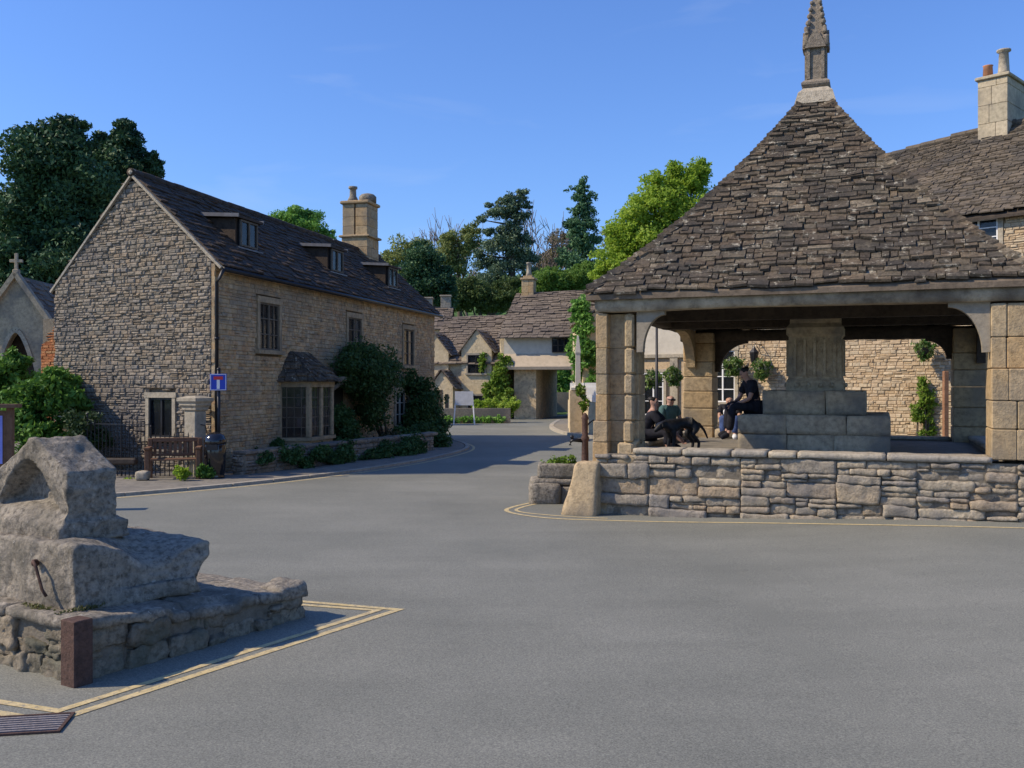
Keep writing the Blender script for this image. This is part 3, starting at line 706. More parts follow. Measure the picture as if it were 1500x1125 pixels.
for sd_ in range(4):
    c_, s_ = math.cos(sd_ * math.pi / 2), math.sin(sd_ * math.pi / 2)
    for i in range(5):
        o_ = (i - 2) * .17
        a_ = V(cx + c_ * .475 - s_ * o_, cy + s_ * .475 + c_ * o_, 0)
        mb.beam(a_ + V(0, 0, 2.24), a_ + V(0, 0, 2.9), .05, .05)
    for i in range(4):
        o_ = (i - 1.5) * .2; a_ = V(cx + c_ * .5 - s_ * o_, cy + s_ * .5 + c_ * o_, 2.08); mb.ball(a_, .045)
mb.build('carved_shaft', M['inner_stone'], mk)
# spire
mb = MB(); mb.lathe([(.36, 7.2), (.3, 7.42), (.2, 7.52), (.17, 7.55)], (cx, cy, 0), sq=True); cap = mb.build('mortar_cap', M['coping'], mk)
mb = MB(); C0 = (cx, cy, 0)
mb.lathe([(.15, 7.5), (.2, 7.53), (.225, 7.57), (.225, 7.61), (.18, 7.66), (.15, 7.68), (.145, 8.3), (.17, 8.33), (.15, 8.4), (.12, 8.5), (.055, 9.15), (.05, 9.2), (.09, 9.26), (.06, 9.34), (.01, 9.42)], C0, sq=True)
for sd_ in range(4):
    th = sd_ * math.pi / 2; c_, s_ = math.cos(th), math.sin(th)
    for o_ in (-.115, .115): mb.beam(V(cx + c_ * .15 - s_ * o_, cy + s_ * .15 + c_ * o_, 7.68), V(cx + c_ * .15 - s_ * o_, cy + s_ * .15 + c_ * o_, 8.26), .05, .05)
    mb.prism([V(cx + c_ * .16 - s_ * q, cy + s_ * .16 + c_ * q, z_) for q, z_ in ((-.17, 8.24), (.17, 8.24), (.1, 8.42), (0, 8.6), (-.1, 8.42))], V(c_ * .05, s_ * .05, 0))
    c2, s2 = math.cos(th + math.pi / 4), math.sin(th + math.pi / 4)
    mb.rock(cx + c2 * .22 - .055, cx + c2 * .22 + .055, cy + s2 * .22 - .055, cy + s2 * .22 + .055, 8.26, 8.46, .04, .02, 9, .04, sd_)
    mb.rock(cx + c2 * .2 - .04, cx + c2 * .2 + .04, cy + s2 * .2 - .04, cy + s2 * .2 + .04, 8.5, 8.66, .03, .02, 9, .035, sd_ + 5)
    for i in range(4):
        z_ = 8.72 + i * .13; rr = .17 - i * .025
        mb.ball((cx + c2 * rr, cy + s2 * rr, z_), .045 - i * .004, 8, 5, (1, 1, 1.2))
mb.v = [(C0[0] + (p[0] - C0[0]) * 1.1, C0[1] + (p[1] - C0[1]) * 1.1, p[2]) for p in mb.v]
mb.build('spire', stone('spire stone', [(.2, .165, .125), (.29, .24, .18), (.15, .13, .1)], 'noise', 5, .5, .8, 30, spots=(.36, .33, .27), spot_scale=8, spot_lo=.64), mk)

# ------------------------------------------------------------------ things by the market corner
# leaning guard stone
gs = GH(850, 754)
mb = MB(); mb.rock(-.28, .28, -.22, .25, -.05, .84, .06, .025, 3, .08, 31, lambda x, y, z, nn: (x * (1.05 - .42 * max(0, z)) + .13 * z, y * (1 - .25 * max(0, z)) + .12 * z, z))
o = mb.build('guard_stone', M['pillar'], None, True); o.location = (gs.x + .02, gs.y + .05, 0); o.rotation_euler = (0, 0, -.35)
tag(o, 'tall tapered guard stone leaning at the corner of the market wall', 'guard stone')
tb = GH(812, 739)
mb = MB()
for i, (x0, x1, y0, y1, z0, z1) in enumerate([(-.42, .12, -.3, .35, -.03, .36), (.1, .62, -.25, .35, -.03, .3), (-.4, .6, -.2, .4, .3, .44)]): mb.rock(x0, x1, y0, y1, z0, z1, .07, .03, 4, .05, 40 + i)
o = mb.build('rubble_plinth', M['block_stone'], None, True); o.location = (tb.x, tb.y + .3, 0); tag(o, 'rough grey stone plinth holding up the planted trough', 'plinth')
tr = empty('stone_trough', (tb.x + .15, tb.y + .35, .44), -.1, 'low rectangular stone trough of plants beside the iron pump', 'trough')
mb = MB()
def trough_fn(x, y, z, nn): return (x, y, z)
mb.rock(-.42, .42, -.24, -.14, 0, .26, .06, .012, 5, .025, 50); mb.rock(-.42, .42, .14, .24, 0, .26, .06, .012, 5, .025, 51); mb.rock(-.42, -.32, -.14, .14, 0, .26, .06, .012, 5, .025, 52); mb.rock(.32, .42, -.14, .14, 0, .26, .06, .012, 5, .025, 53); mb.bx(-.33, .33, -.15, .15, 0, .18)
mb.build('basin', M['block_stone'], tr, True)
leafmesh('trough_plants', [(-.1, 0, .27, .25, .12, .09), (.12, 0, .3, .18, .1, .14)], 700, .03, M['climber'], tr, 5)
pp = empty('water_pump', (X(857, 15.9), 15.9, 0), 0, 'narrow dark iron hand pump with side spout by the market pillar', 'water pump')
mb = MB(); mb.lathe([(.1, 0), (.1, .75), (.085, .8), (.075, 1.15), (.095, 1.17), (.095, 1.21), (.07, 1.24), (.07, 1.5), (.085, 1.53), (.06, 1.58), (.02, 1.62)], (0, 0, 0), 14); mb.v = [(p[0] * .72, p[1] * .72, p[2]) for p in mb.v]; mb.build('pump_body', M['rust'], pp, True)
mb = MB(); mb.tube([(-.05, 0, 1.16), (-.2, -.01, 1.17), (-.24, -.01, 1.15), (-.25, -.01, 1.08)], [.035, .03, .03, .028], 10); mb.ball((-.22, -.01, 1.22), .035); mb.build('spout', M['iron'], pp, True)
mb = MB(); mb.tube([(.04, 0, 1.42), (.14, .06, 1.5), (.2, .1, 1.3), (.22, .11, 1.05)], .016, 8); mb.build('handle', M['iron'], pp, True)

# ------------------------------------------------------------------ foreground stepped block
g0 = V(-3.03, 6.64, 0); e1 = V(.529, .849, 0).normalized()
bk = empty('stone_steps', g0, math.atan2(e1.y, e1.x), 'weathered stone block in three tiers with a hollowed gabled top', 'stone monument')
rnd.seed(21)
T1 = lambda x: .455 - .19 * min(1, max(0, x / 2.3)) ** 1.1
mb = MB(); mb.hexa([(.055, .055, -.05), (2.2, .055, -.05), (2.2, 2.3, -.05), (.055, 2.3, -.05), (.055, .055, .36), (2.2, .055, .2), (2.2, 2.3, .2), (.055, 2.3, .36)])
b1 = mb.build('base_tier', M['mortar'], bk)
def packface(mb, W, topf, O, a, n, proud=.07, big=.5, seed=0):
    O, a, n = Vector(O), Vector(a), Vector(n)
    def st(s0, s1, z0, z1):
        if s1 - s0 < .02 or z1 - z0 < .015: return
        m2 = MB(); wdt = s1 - s0; g = .004
        m2.rock(0, wdt - g, -.16, proud + U(-.05, .03), 0, z1 - z0 - g, .026, .036, 8, .016, rnd.randint(0, 9999), None, .55)
        tl = U(-.06, .06)
        mb.add([O + a * (s0 + p[0]) + n * p[1] + V(0, 0, z0 + p[2] + tl * (p[0] - wdt / 2)) for p in m2.v], m2.f)
    def fill(s0, s1, z0, z1):
        ww, hh = s1 - s0, z1 - z0
        if hh < .07 or ww < .1 or (hh < .24 and ww < .45 and rnd.random() < big): st(s0, s1, z0, z1); return
        if ww > hh * U(1.5, 2.8): c = s0 + ww * U(.35, .65); fill(s0, c, z0, z1); fill(c, s1, z0, z1)
        else: c = z0 + hh * U(.38, .62); fill(s0, s1, z0, c); fill(s0, s1, c, z1)
    s = 0
    while s < W - .02:
        ww = min(U(.35, .7), W - s); 
        if W - s - ww < .2: ww = W - s
        fill(s, s + ww, -.02, topf(s + ww / 2)); s += ww
mb = MB()
packface(mb, 2.24, lambda s: T1(s) - .07, (.03, .09, 0), (1, 0, 0), (0, -1, 0), big=.85)
packface(mb, 2.2, lambda s: .38, (.09, 2.25, 0), (0, -1, 0), (-1, 0, 0), big=.6)
mb.build('rubble_facing', M['block_rubble'], b1, True)
mb = MB(); k = 0
# worn top slabs
for (x0, x1, y0, y1) in ((.0, .98, .02, .9), (.985, 1.72, .04, .8), (1.725, 2.3, .03, .9), (0, .8, .91, 2.3), (.81, 1.6, .81, 2.3), (1.61, 2.26, .91, 2.3)):
    zt = lambda x: T1(x)
    mb.rock(x0, x1, y0 - .03, y1, .28, .37, .05, .022, 4, .03, 60 + k, lambda x, y, z, nn: (x, y, z - .37 + T1(x) - (.05 if .8 < x < 1.5 and y < .12 else 0)), .5); k += 1
mb.rock(1.95, 2.31, .0, .35, .2, .33, .05, .035, 5, .05, 71)
mb.build('top_slabs', M['block_stone'], b1, True)
mb = MB(); mb.cham(-.045, .1, -.05, .11, -.02, .46, .006); mb.build('corner_iron', M['rust'], bk)
def t2(x, y, z, nn):
    f = (z - .4) / .5
    z2 = z
    if f > .3:
        z2 -= .1 * max(0, min(1, (x - .25) / 1.3)) * f
        dip = math.exp(-((x - .95) / .3) ** 2) * max(0, 1 - (y - .3) / .5) * .2
        z2 -= dip * f
    lip = max(0, min(1, (x - 1.0) / .42)); x -= .17 * lip * math.exp(-((f - .25) / .38) ** 2)
    y2 = y + max(0, 1 - (y - .3) / .5) * (.05 * math.sin(3 * x) + .1 * max(0, f) * math.exp(-((x - .95) / .35) ** 2))
    return (x, y2, z2)
mb = MB(); mb.rock(.2, 1.44, .3, 2.1, .38, .92, .03, .03, 3.4, .045, 80, t2, .6)
mid = mb.build('middle_block', M['block_stone'], bk, True)
mb = MB(); mb.tube([(.18, .74, .76), (.13, .72, .78), (.115, .66, .74), (.125, .6, .58), (.14, .57, .53)], .012, 8); mb.ball((.17, .76, .755), .03, 8, 5); mb.build('iron_bracket', M['rust'], mid, True)
yc = 1.2
def t3(x, y, z, nn):
    f = (z - .86) / .84; sl = 1.68 - .62 * max(0, abs(y - yc) - .05)
    zz = .86 + f * (sl - .86)
    if f > .92: zz += .012 * noise.noise(V(x * 9, y * 9, 0))
    if nn.x < -.6:      # carved arched hollow in the front
        ax = (y - 1.28) / .4; arch = 1.50 - .36 * abs(ax) ** 1.7
        if abs(ax) < 1 and zz < arch and zz > 1.1:
            dd = min(1, (arch - zz) / .08, (1 - abs(ax)) / .2, (zz - 1.1) / .06); x += .17 * max(0, dd)
        elif zz < 1.1: x -= .05 * min(1, (1.1 - zz) / .08)
    if f < .25 : x += -.03 if nn.x < -.5 else (.1 if nn.x > .5 else 0)
    if nn.y < -.5 and f < .3: y -= .02
    return (x, y, zz)
mb = MB(); mb.rock(.42, .86, .74, 1.78, .86, 1.68, .022, .024, 4.2, .014, 90, t3, .6)
mb.build('gabled_top', M['block_stone'], bk, True)
mg = leaf('dry grass', [(.09, .1, .03), (.14, .14, .05), (.2, .17, .08)])
for i_, b_ in enumerate([(.22, .29, .455, .2, .025, .02), (.1, .6, .455, .03, .22, .02)]): leafmesh('moss_tuft', [b_], 130, .016, mg, bk, 77 + i_, False)
# drain grate
dg_ = empty('drain_grate', (*G(5, 1078).xy, .006), R(10), 'rusty iron drain grate set into the road below the stone steps', 'drain grate')
mb = MB(); mb.bx(-.35, .3, -.02, .0, 0, .012); mb.bx(-.35, .3, .3, .32, 0, .012); mb.bx(-.37, -.35, -.02, .32, 0, .012); mb.bx(.3, .32, -.02, .32, 0, .012)
fr = mb.build('frame', M['rust'], dg_)
mb = MB()
for i in range(7): mb.bx(-.35, .3, .025 + i * .04, .047 + i * .04, 0, .011)
mb.build('bars', stone('worn iron', [(.2, .17, .16), (.27, .24, .23)], 'noise', 9, .4, .4, 40, .6), dg_)
mb = MB(); mb.bx(-.35, .3, .0, .3, .0, .003); mb.build('pit', M['dark_in'], dg_)

# ------------------------------------------------------------------ long stone house
C = V(-6.8, 21.8, 0); wv = V(.2425, .970, 0).normalized()
hs = empty('stone_house', C, math.atan2(wv.y, wv.x), 'long rubble stone house with dark tiled roof and three dormers', 'house')
LH, EH, RH = 15.4, 5.0, 7.1
RX, RY = .5, 2.4; SR = 2.45
GL = V(1.056, 5.05, 0); gd = GL.normalized(); gW = GL.length; gn = V(-gd.y, gd.x, 0) * 1.0
if gn.x > 0: gn = -gn
rnd.seed(5)
gtop = lambda s: (4.5 + (RH - .05 - 4.5) * min(1, s / (gW - SR))) if s < gW - SR else (4.9 + (RH - .05 - 4.9) * max(0, (gW - s) / SR))
# openings: (s0, s1, z0, z1)
WIN1 = [(2.4, 1.0, 2.95, 1.18), (7.74, 1.0, 3.02, 1.1), (12.5, 1.0, 2.75, 1.28)]
fh = [(s - wd / 2 - .13, s + wd / 2 + .13, z - .1, z + h + .15) for s, wd, z, h in WIN1] + [(3.05, 5.05, .3, 2.45), (6.0, 7.1, 0, 2.2), (11.1, 12.7, .55, 2.05)]
gh_ = [(1.1, 1.94, .76, 1.95)]
core = MB()
def hp(x, y, z): return V(x, y, z)
core.prism([(.0, 0, 0), (LH, 0, 0), (LH, 5.0, 0), (GL.x, GL.y, 0)], (0, 0, 4.5))
core.prism([V(0.01, 0, 4.5), V(GL.x, GL.y, 4.5), V(RX, RY, RH - .1), V(.0, 0, EH - .1)], (LH - .6, 0, 0))
cw = core.build('wall', M['mortar'], hs)
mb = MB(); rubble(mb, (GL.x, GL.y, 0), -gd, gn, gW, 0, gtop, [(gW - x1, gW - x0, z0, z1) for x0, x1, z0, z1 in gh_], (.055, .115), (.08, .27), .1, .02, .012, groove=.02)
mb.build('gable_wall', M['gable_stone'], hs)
mb = MB(); rubble(mb, (-.1, 0, 0), (1, 0, 0), (0, -1, 0), LH + .1, 0, EH - .16, [(a + .1, b + .1, c, d) for a, b, c, d in fh], (.07, .13), (.12, .36), .1, .012, .009, groove=.018)
mb.build('front_wall', M['front_stone'], hs)
# roof
sl = (RH - EH) / RY
Fe = lambda x, t: V(x + (RX * t), -.28 + (RY + .28) * t, EH - .28 * sl + (RY + .28) * t * sl)
rf = MB(); rws = [i / 19 for i in range(20)]
slates(rf, lambda t: Fe(-.12, t), lambda t: Fe(LH + .25, t), rws, (.31, .34), .028, .4, .004, rag=.006)
Bk = lambda x, t: V(x + RX, RY + 2.78 * (1 - t), RH - 2.78 * (1 - t) * (RH - 4.55) / 2.65)
slates(rf, lambda t: Bk(LH, t), lambda t: Bk(-.12 + .62 * (1 - t), t), rws[::2], (.6, .7), .028, .4, .004, rag=.006)
roo = rf.build('roof', M['tile'], hs)
mb = MB()
for (p, q, r_, s_) in ((Fe(-.1, 0), Fe(LH + .2, 0), Fe(LH + .2, 1), Fe(-.1, 1)), (Bk(LH, 0), Bk(.52, 0), Bk(-.1, 1), Bk(LH, 1))):
    mb.hexa([k - V(0, 0, .07) for k in (p, q, r_, s_)] + [k - V(0, 0, .01) for k in (p, q, r_, s_)])
mb.build('roof_deck', M['wood_dark'], roo)
mb = MB()
for i in range(36):
    x0 = .3 + i * .435; mb.lathe([(.0, 0), (.1, .0)], (0, 0, 0)) if False else mb.tube([(x0, RY, RH + .03), (x0 + .425, RY, RH + .03 + U(-.008, .008))], .1 + U(-.006, .006), 10)
mb.build('ridge_tiles', M['tile'], roo, True)
mb = MB()   # verge of pale mortar and coping along the gable
def verge(p0, p1, nseg=12, wd=.13, th=.07):
    for i in range(nseg):
        q0, q1 = p0.lerp(p1, i / nseg), p0.lerp(p1, (i + .97) / nseg); mb.beam(q0, q1, wd, th + U(-.008, .01))
verge(Fe(-.13, .0) + V(0, 0, -.03), Fe(-.13, 1) + V(0, 0, -.03), 14, .1, .06); mb.ball(Fe(-.12, 1) + V(0, 0, .03), .1)
mb.build('verge', M['dressed'], roo)
mb = MB(); verge(Bk(.5, 0) + V(0, 0, -.02), Bk(-.13, 1) + V(0, 0, -.02), 14, .08, .05); mb.build('verge', M['kerb'], roo)
# gutter and downpipe
mb = MB(); mb.tube([(-.12, -.33, EH - .3), (LH + .2, -.33, EH - .3)], .055, 8)
mb.tube([(-.13, -.33, EH - .3), (-.13, -.22, EH - .5), (-.16, -.17, EH - .6), (-.16, -.17, .15)], .042, 8)
for z in (.9, 2.0, 3.1): mb.tube([(-.16, -.17, z), (-.16, -.17, z + .06)], .055, 8)
mb.build('gutter', M['iron'], hs, True)
for i, (s, wd, z, h) in enumerate(WIN1):
    window(hs, (s, 0, z), (1, 0, 0), (0, -1, 0), wd, h, .13, 2, 2, .12, M['wood_dark2'], M['dressed_warm'], True, curtain=i != 0, lead=3 if i == 0 else 0)
# gable window
window(hs, gd * 1.52 + V(0, 0, .86), -gd, gn, .74, .92, .14, 2, 0, .1, M['iron'], M['dressed'], True)
# dormers
for s in (2.5, 7.86, 12.6):
    yf = .6; zt = 6.27; zb = Fe(0, 0).z + (yf + .28) * sl - .02; yb = (zt - Fe(0, 0).z) / sl - .28; hw = .5
    mb = MB(); mb.prism([(s - hw, yf + .02, zb - .1), (s - hw, yb + .1, zt), (s - hw, yf + .02, zt)], (2 * hw, 0, 0))
    dm = mb.build('dormer', M['tile'], hs)
    mb = MB(); mb.hexa([(s - hw - .12, yf - .14, zt - .02), (s + hw + .12, yf - .14, zt - .02), (s + hw + .12, yb + .15, zt + .05), (s - hw - .12, yb + .15, zt + .05), (s - hw - .12, yf - .14, zt + .04), (s + hw + .12, yf - .14, zt + .04), (s + hw + .12, yb + .15, zt + .11), (s - hw - .12, yb + .15, zt + .11)])
    mb.build('dormer_roof', M['tile'], dm)
    mb = MB()
    for sx in (-1, 1):
        x_ = s + sx * (hw + .03); mb.beam(V(x_, yf - .06, zb - .02), V(x_, yb + .06, zt + .02), .1, .05)
        mb.beam(V(s + sx * (hw + .125), yf - .15, zt + .03), V(s + sx * (hw + .125), yb + .1, zt + .1), .03, .09)
    mb.beam(V(s - hw - .1, yf - .07, zb + .0), V(s + hw + .1, yf - .07, zb + .0), .16, .04)
    mb.build('lead_flashing', M['lead'], dm)
    window(dm, (s, yf, zb + .06), (1, 0, 0), (0, -1, 0), .84, zt - zb - .1, .1, 2, 0, 0, M['wood_dark2'], M['dark_in'], False)
# chimney with pots
ch = MB(); xc, yc_ = 14.3, 2.5
def ashlar(mb, x0, x1, y0, y1, z0, z1, h=.34):
    z = z0
    while z < z1 - .02:
        hh = min(h, z1 - z); c = x0 + (x1 - x0) * U(.35, .65); mb.cham(x0, c - .003, y0, y1, z, z + hh - .004, .012); mb.cham(c + .003, x1, y0, y1, z, z + hh - .004, .012); z += hh
ashlar(ch, xc - .56, xc + .56, yc_ - .52, yc_ + .52, 6.2, 7.6); ch.cham(xc - .63, xc + .63, yc_ - .62, yc_ + .62, 7.6, 7.68, .02)
ashlar(ch, xc - .52, xc + .52, yc_ - .5, yc_ - .03, 7.68, 8.85); ashlar(ch, xc - .52, xc + .52, yc_ + .03, yc_ + .5, 7.68, 8.85)
ch.cham(xc - .6, xc + .6, yc_ - .58, yc_ + .58, 8.85, 8.97, .03)
cho = ch.build('chimney', M['pillar'], hs)
mb = MB(); mb.lathe([(.26, 8.97), (.16, 9.18), (.13, 9.24), (.12, 9.5), (.17, 9.52), (.17, 9.6)], (xc, yc_ + .3, 0), 14); mb.build('pot', M['block_stone'], cho, True)
mb = MB(); mb.lathe([(.33, 8.97), (.33, 9.18), (.24, 9.27), (.1, 9.31)], (xc, yc_ - .3, 0), 14); mb.build('pot', M['block_stone'], cho, True)
# bay window with a hipped stone hood
mb = MB(); bx0, bx1, pj = 3.0, 5.1, .75
mb.prism([(bx0, 0, .0), (bx0 + .35, -pj, 0), (bx1 - .35, -pj, 0), (bx1, 0, 0)], (0, 0, .62)); bay = mb.build('bay_window', M['front_stone'], hs)
mb = MB(); mb.prism([(bx0 - .06, -.0, .62), (bx0 + .32, -pj - .08, .62), (bx1 - .32, -pj - .08, .62), (bx1 + .06, 0, .62)], (0, 0, .09)); mb.prism([(bx0 - .03, 0, 2.02), (bx0 + .33, -pj - .05, 2.02), (bx1 - .33, -pj - .05, 2.02), (bx1 + .03, 0, 2.02)], (0, 0, .16))
cs = [V(bx0 + .04, -.04, 0), V(bx0 + .37, -pj + .04, 0), V((bx0 + bx1) / 2, -pj + .04, 0), V(bx1 - .37, -pj + .04, 0), V(bx1 - .04, -.04, 0)]
for c in cs: mb.cham(c.x - .07, c.x + .07, c.y - .06, c.y + .06, .71, 2.02, .015)
mb.build('mullions', M['dressed_warm'], bay)
for i in range(4):
    p0, p1 = cs[i], cs[i + 1]; mb = MB(); mb.beam(p0 + V(0, .01, 1.365), p1 + V(0, .01, 1.365), .012, 1.3); pn = mb.build('pane', M['glass'], bay)
mb = MB()
for i in range(4):
    p0, p1 = cs[i], cs[i + 1]
    for j in range(1, 4): q = p0.lerp(p1, j / 4); mb.tube([q + V(0, 0, .72), q + V(0, 0, 2.01)], .012, 5)
    for j in range(1, 5): mb.beam(p0 + V(0, 0, .71 + j * .26), p1 + V(0, 0, .71 + j * .26), .02, .02)
mb.build('glazing_bars', M['wood_dark2'], bay)
mb = MB(); mb.bx(bx0 + .25, bx1 - .25, -.04, -.02, .72, 2.0); mb.build('interior', M['dark_in'], bay)
rnd.seed(77); mdp = stone('display paper', [(.3, .3, .5), (.6, .6, .62), (.25, .22, .4), (.5, .42, .4)], 'island', 4, .2, .1)      # pale things in the shop window
for i in range(15): mb = MB(); x_ = U(bx0 + .45, bx1 - .45); z_ = U(.75, 1.75); mb.bx(x_ - U(.06, .14), x_ + U(.06, .14), -.3 - .01 * i, -.28 - .01 * i, z_, z_ + U(.12, .3)); mb.build('display_card', mdp, bay)
rf = MB(); zb0, zb1 = 2.16, 2.95
ev = [V(bx0 - .18, .0, zb0), V(bx0 + .25, -pj - .2, zb0), V(bx1 - .25, -pj - .2, zb0), V(bx1 + .18, 0, zb0)]; rg_ = [V(bx0 + .45, -.0, zb1), V(bx0 + .6, -.12, zb1), V(bx1 - .6, -.12, zb1), V(bx1 - .45, 0, zb1)]
for i in range(3): slates(rf, lambda t: ev[i].lerp(rg_[i], t), lambda t: ev[i + 1].lerp(rg_[i + 1], t), [k / 8 for k in range(9)], (.16, .3), .025, .5, .01)
rf.add(ev + rg_, [(0, 1, 5, 4), (1, 2, 6, 5), (2, 3, 7, 6), (4, 5, 6, 7)]); rf.build('hood', M['slate'], bay)
# front door with flat hood
mb = MB(); mb.bx(6.1, 7.0, -.05, .0, .05, 2.1); dr = mb.build('door', M['door'], hs)
mb = MB(); mb.ball((6.9, -.08, 1.05), .03); mb.build('handle', M['iron'], dr)
mb = MB(); mb.cham(5.75, 7.35, -.7, -.02, 2.2, 2.31, .02); mb.beam(V(5.95, -.05, 1.85), V(5.95, -.55, 2.18), .1, .1); mb.beam(V(7.15, -.05, 1.85), V(7.15, -.55, 2.18), .1, .1); mb.build('door_hood', M['dressed'], hs)
window(hs, (11.9, 0, .65), (1, 0, 0), (0, -1, 0), 1.3, 1.2, .13, 3, 2, .12, M['cream'], M['dressed'], True, curtain=True)
mb = MB(); mb.rock(-.17, .17, -.14, .1, 2.56, 2.86, .07, .02, 4, .04, 3)
def hw_(x, y, z=0): return C + wv * x + V(-wv.y, wv.x, 0) * y + V(0, 0, z)

# carved stone gate pier by the gable
gp_ = hw_(.12, .3) ; pc = V(X(286, 21.3), 21.3, 0)
gp = empty('gate_pier', pc, math.atan2(gd.y, gd.x) - R(14), 'square stone gate pier with moulded cap at the house corner', 'gate pier')
mb = MB(); mb.cham(-.17, .17, -.17, .17, 0, 1.5, .02); mb.build('shaft', M['dressed'], gp)
mb = MB(); mb.lathe([(.17, 1.5), (.2, 1.53), (.2, 1.58), (.24, 1.63), (.24, 1.67), (.28, 1.72), (.28, 1.79), (.1, 1.84)], (0, 0, 0), sq=True); mb.build('cap', M['dressed'], gp)
mb = MB(); mb.tube([(-.02, -.18, 1.2), (.04, -.25, 1.18), (.12, -.22, 1.05), (.22, -.14, .98)], .012, 6); mb.build('hook', M['iron'], gp)
# litter bin
bn = empty('litter_bin', (X(315, 20.85), 20.85, .055), 0, 'glossy black litter bin at the foot of the blue road sign', 'litter bin')
mb = MB(); mb.lathe([(.2, 0), (.21, .03), (.19, .06), (.21, .1), (.23, .5), (.235, .72), (.215, .76)], (0, 0, 0), 24); mb.build('body', M['gloss_black'], bn, True)
mb = MB(); mb.lathe([(.235, .74), (.245, .78), (.235, .84), (.19, .93), (.11, .98), (.02, 1.0)], (0, 0, 0), 24); mb.build('lid', M['gloss_black'], bn, True)
mb = MB(); mb.bx(-.12, .12, -.25, -.2, .62, .74); mb.build('slot', M['iron'], bn)
# sign
sg = empty('road_sign', (X(320, 21.25), 21.25, .055), R(6), 'blue no through road sign on a dark post by the house corner', 'road sign')
mb = MB(); mb.tube([(0, .03, 0), (0, .03, 2.36)], .038, 10); mb.ball((0, .03, 2.37), .045); mb.build('post', M['iron'], sg, True)
mb = MB(); mb.cham(-.18, .18, -.02, .0, 1.9, 2.27, .006); pl = mb.build('sign_plate', M['sign_blue'], sg)
mb = MB(); q = -.026
for (x0, x1, z0, z1) in ((-.17, .17, 2.25, 2.262), (-.17, .17, 1.908, 1.92), (-.17, -.158, 1.92, 2.25), (.158, .17, 1.92, 2.25), (-.032, .032, 1.935, 2.14)): mb.bx(x0, x1, q, -.02, z0, z1)
mb.build('white_stem', M['white'], pl)
mb = MB(); mb.bx(-.1, .1, q, -.02, 2.142, 2.215); mb.build('red_bar', M['sign_red'], pl)
# bench
be = empty('park_bench', (X(254, 20.7), 20.75, .055), R(13), 'brown wooden bench with slatted back below the gable window', 'bench')
BW = .52
for sx in (-1, 1):
    mb = MB(); mb.cham(sx * BW - .045, sx * BW + .045, .16, .25, 0, .86, .008); mb.build('leg', M['wood_bench'], be)
    mb = MB(); mb.cham(sx * BW - .045, sx * BW + .045, -.3, -.21, 0, .64, .008); mb.build('leg', M['wood_bench'], be)
    mb = MB(); mb.cham(sx * BW - .06, sx * BW + .06, -.34, .16, .64, .69, .008); mb.build('armrest', M['wood_bench'], be)
mb = MB()
for i in range(6): y = -.27 + i * .078; mb.cham(-BW + .045, BW - .045, y, y + .066, .4, .435, .006)
mb.build('seat', M['wood_bench'], be)
mb = MB(); mb.cham(-BW + .046, BW - .046, .18, .23, .78, .87, .008); mb.cham(-BW + .046, BW - .046, .18, .23, .47, .53, .008)
for i in range(9): x = -BW + .1 + i * (2 * BW - .2) / 8; mb.bx(x - .03, x + .03, .195, .215, .53, .78)
mb.build('backrest', M['wood_bench'], be)
# railings
def railing(name, p0, p1, h, label, step=.115, z=.055, cat='railing', group=None):
    p0, p1 = Vector(p0), Vector(p1); d = p1 - p0; L = d.length; e = empty(name, V(p0.x, p0.y, z), math.atan2(d.y, d.x), label, cat, group)
    for z_ in (h - .1, .12): mb = MB(); mb.beam((0, 0, z_), (L, 0, z_), .03, .02); mb.build('rail', M['iron'], e)
    mb = MB(); k = int(L / step)
    for i in range(k + 1):
        x = L * i / k; post = i % 9 == 0; r_ = .022 if post else .011; hh = h + (.12 if post else 0)
        mb.tube([(x, 0, 0), (x, 0, hh - .06), (x, 0, hh)], [r_, r_, r_ * .25], 6)
        if post: mb.ball((x, 0, hh), .03, 6, 4)
    mb.build('bars', M['iron'], e); return e
railing('iron_railing', (X(128, 21.6), 21.6, 0), (X(218, 20.95), 20.95, 0), 1.25, 'black spiked iron railing left of the wooden bench', .105)
railing('iron_railing', (X(221, 21.3), 21.3, 0), (X(276, 21.1), 21.1, 0), .98, 'lower black iron railing behind the wooden bench', .105)
mb = MB(); mb.cham(-.4, .4, -.1, .1, .28, .42, .03); o = mb.build('planter_box', M['wood_dark']); 
o.location = (X(175, 21.0), 20.95, .055); tag(o, 'dark trough planter in front of the spiked railing', 'planter')
mb = MB(); mb.rock(-.13, .13, -.12, .12, 0, .2, .05, .02, 5, .04, 5); o = mb.build('kerb_block', M['dressed'], None, True); o.location = (X(212, 20.4), 20.3, .055); tag(o, 'small pale stone block at the foot of the bench', 'stone block')
# front garden wall
mb = MB(); rnd.seed(15); gw0, gw1 = V(-6.05, 21.55, 0), V(-2.45, 29.6, 0); gdv = (gw1 - gw0).normalized(); gwl = (gw1 - gw0).length
gwe = empty('garden_wall', gw0, math.atan2(gdv.y, gdv.x), 'low shaded stone wall along the long house front', 'garden wall')
mb.bx(0, gwl, .0, .3, 0, .5); wl_ = mb.build('wall', M['mortar'], gwe)
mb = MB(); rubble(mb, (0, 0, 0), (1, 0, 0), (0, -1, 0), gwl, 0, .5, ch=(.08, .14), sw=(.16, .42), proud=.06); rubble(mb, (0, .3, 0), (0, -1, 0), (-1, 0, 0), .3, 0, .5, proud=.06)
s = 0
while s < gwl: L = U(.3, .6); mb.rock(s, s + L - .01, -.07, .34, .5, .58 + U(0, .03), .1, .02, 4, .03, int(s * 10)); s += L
mb.build('rubble_facing', M['gable_stone'], wl_)

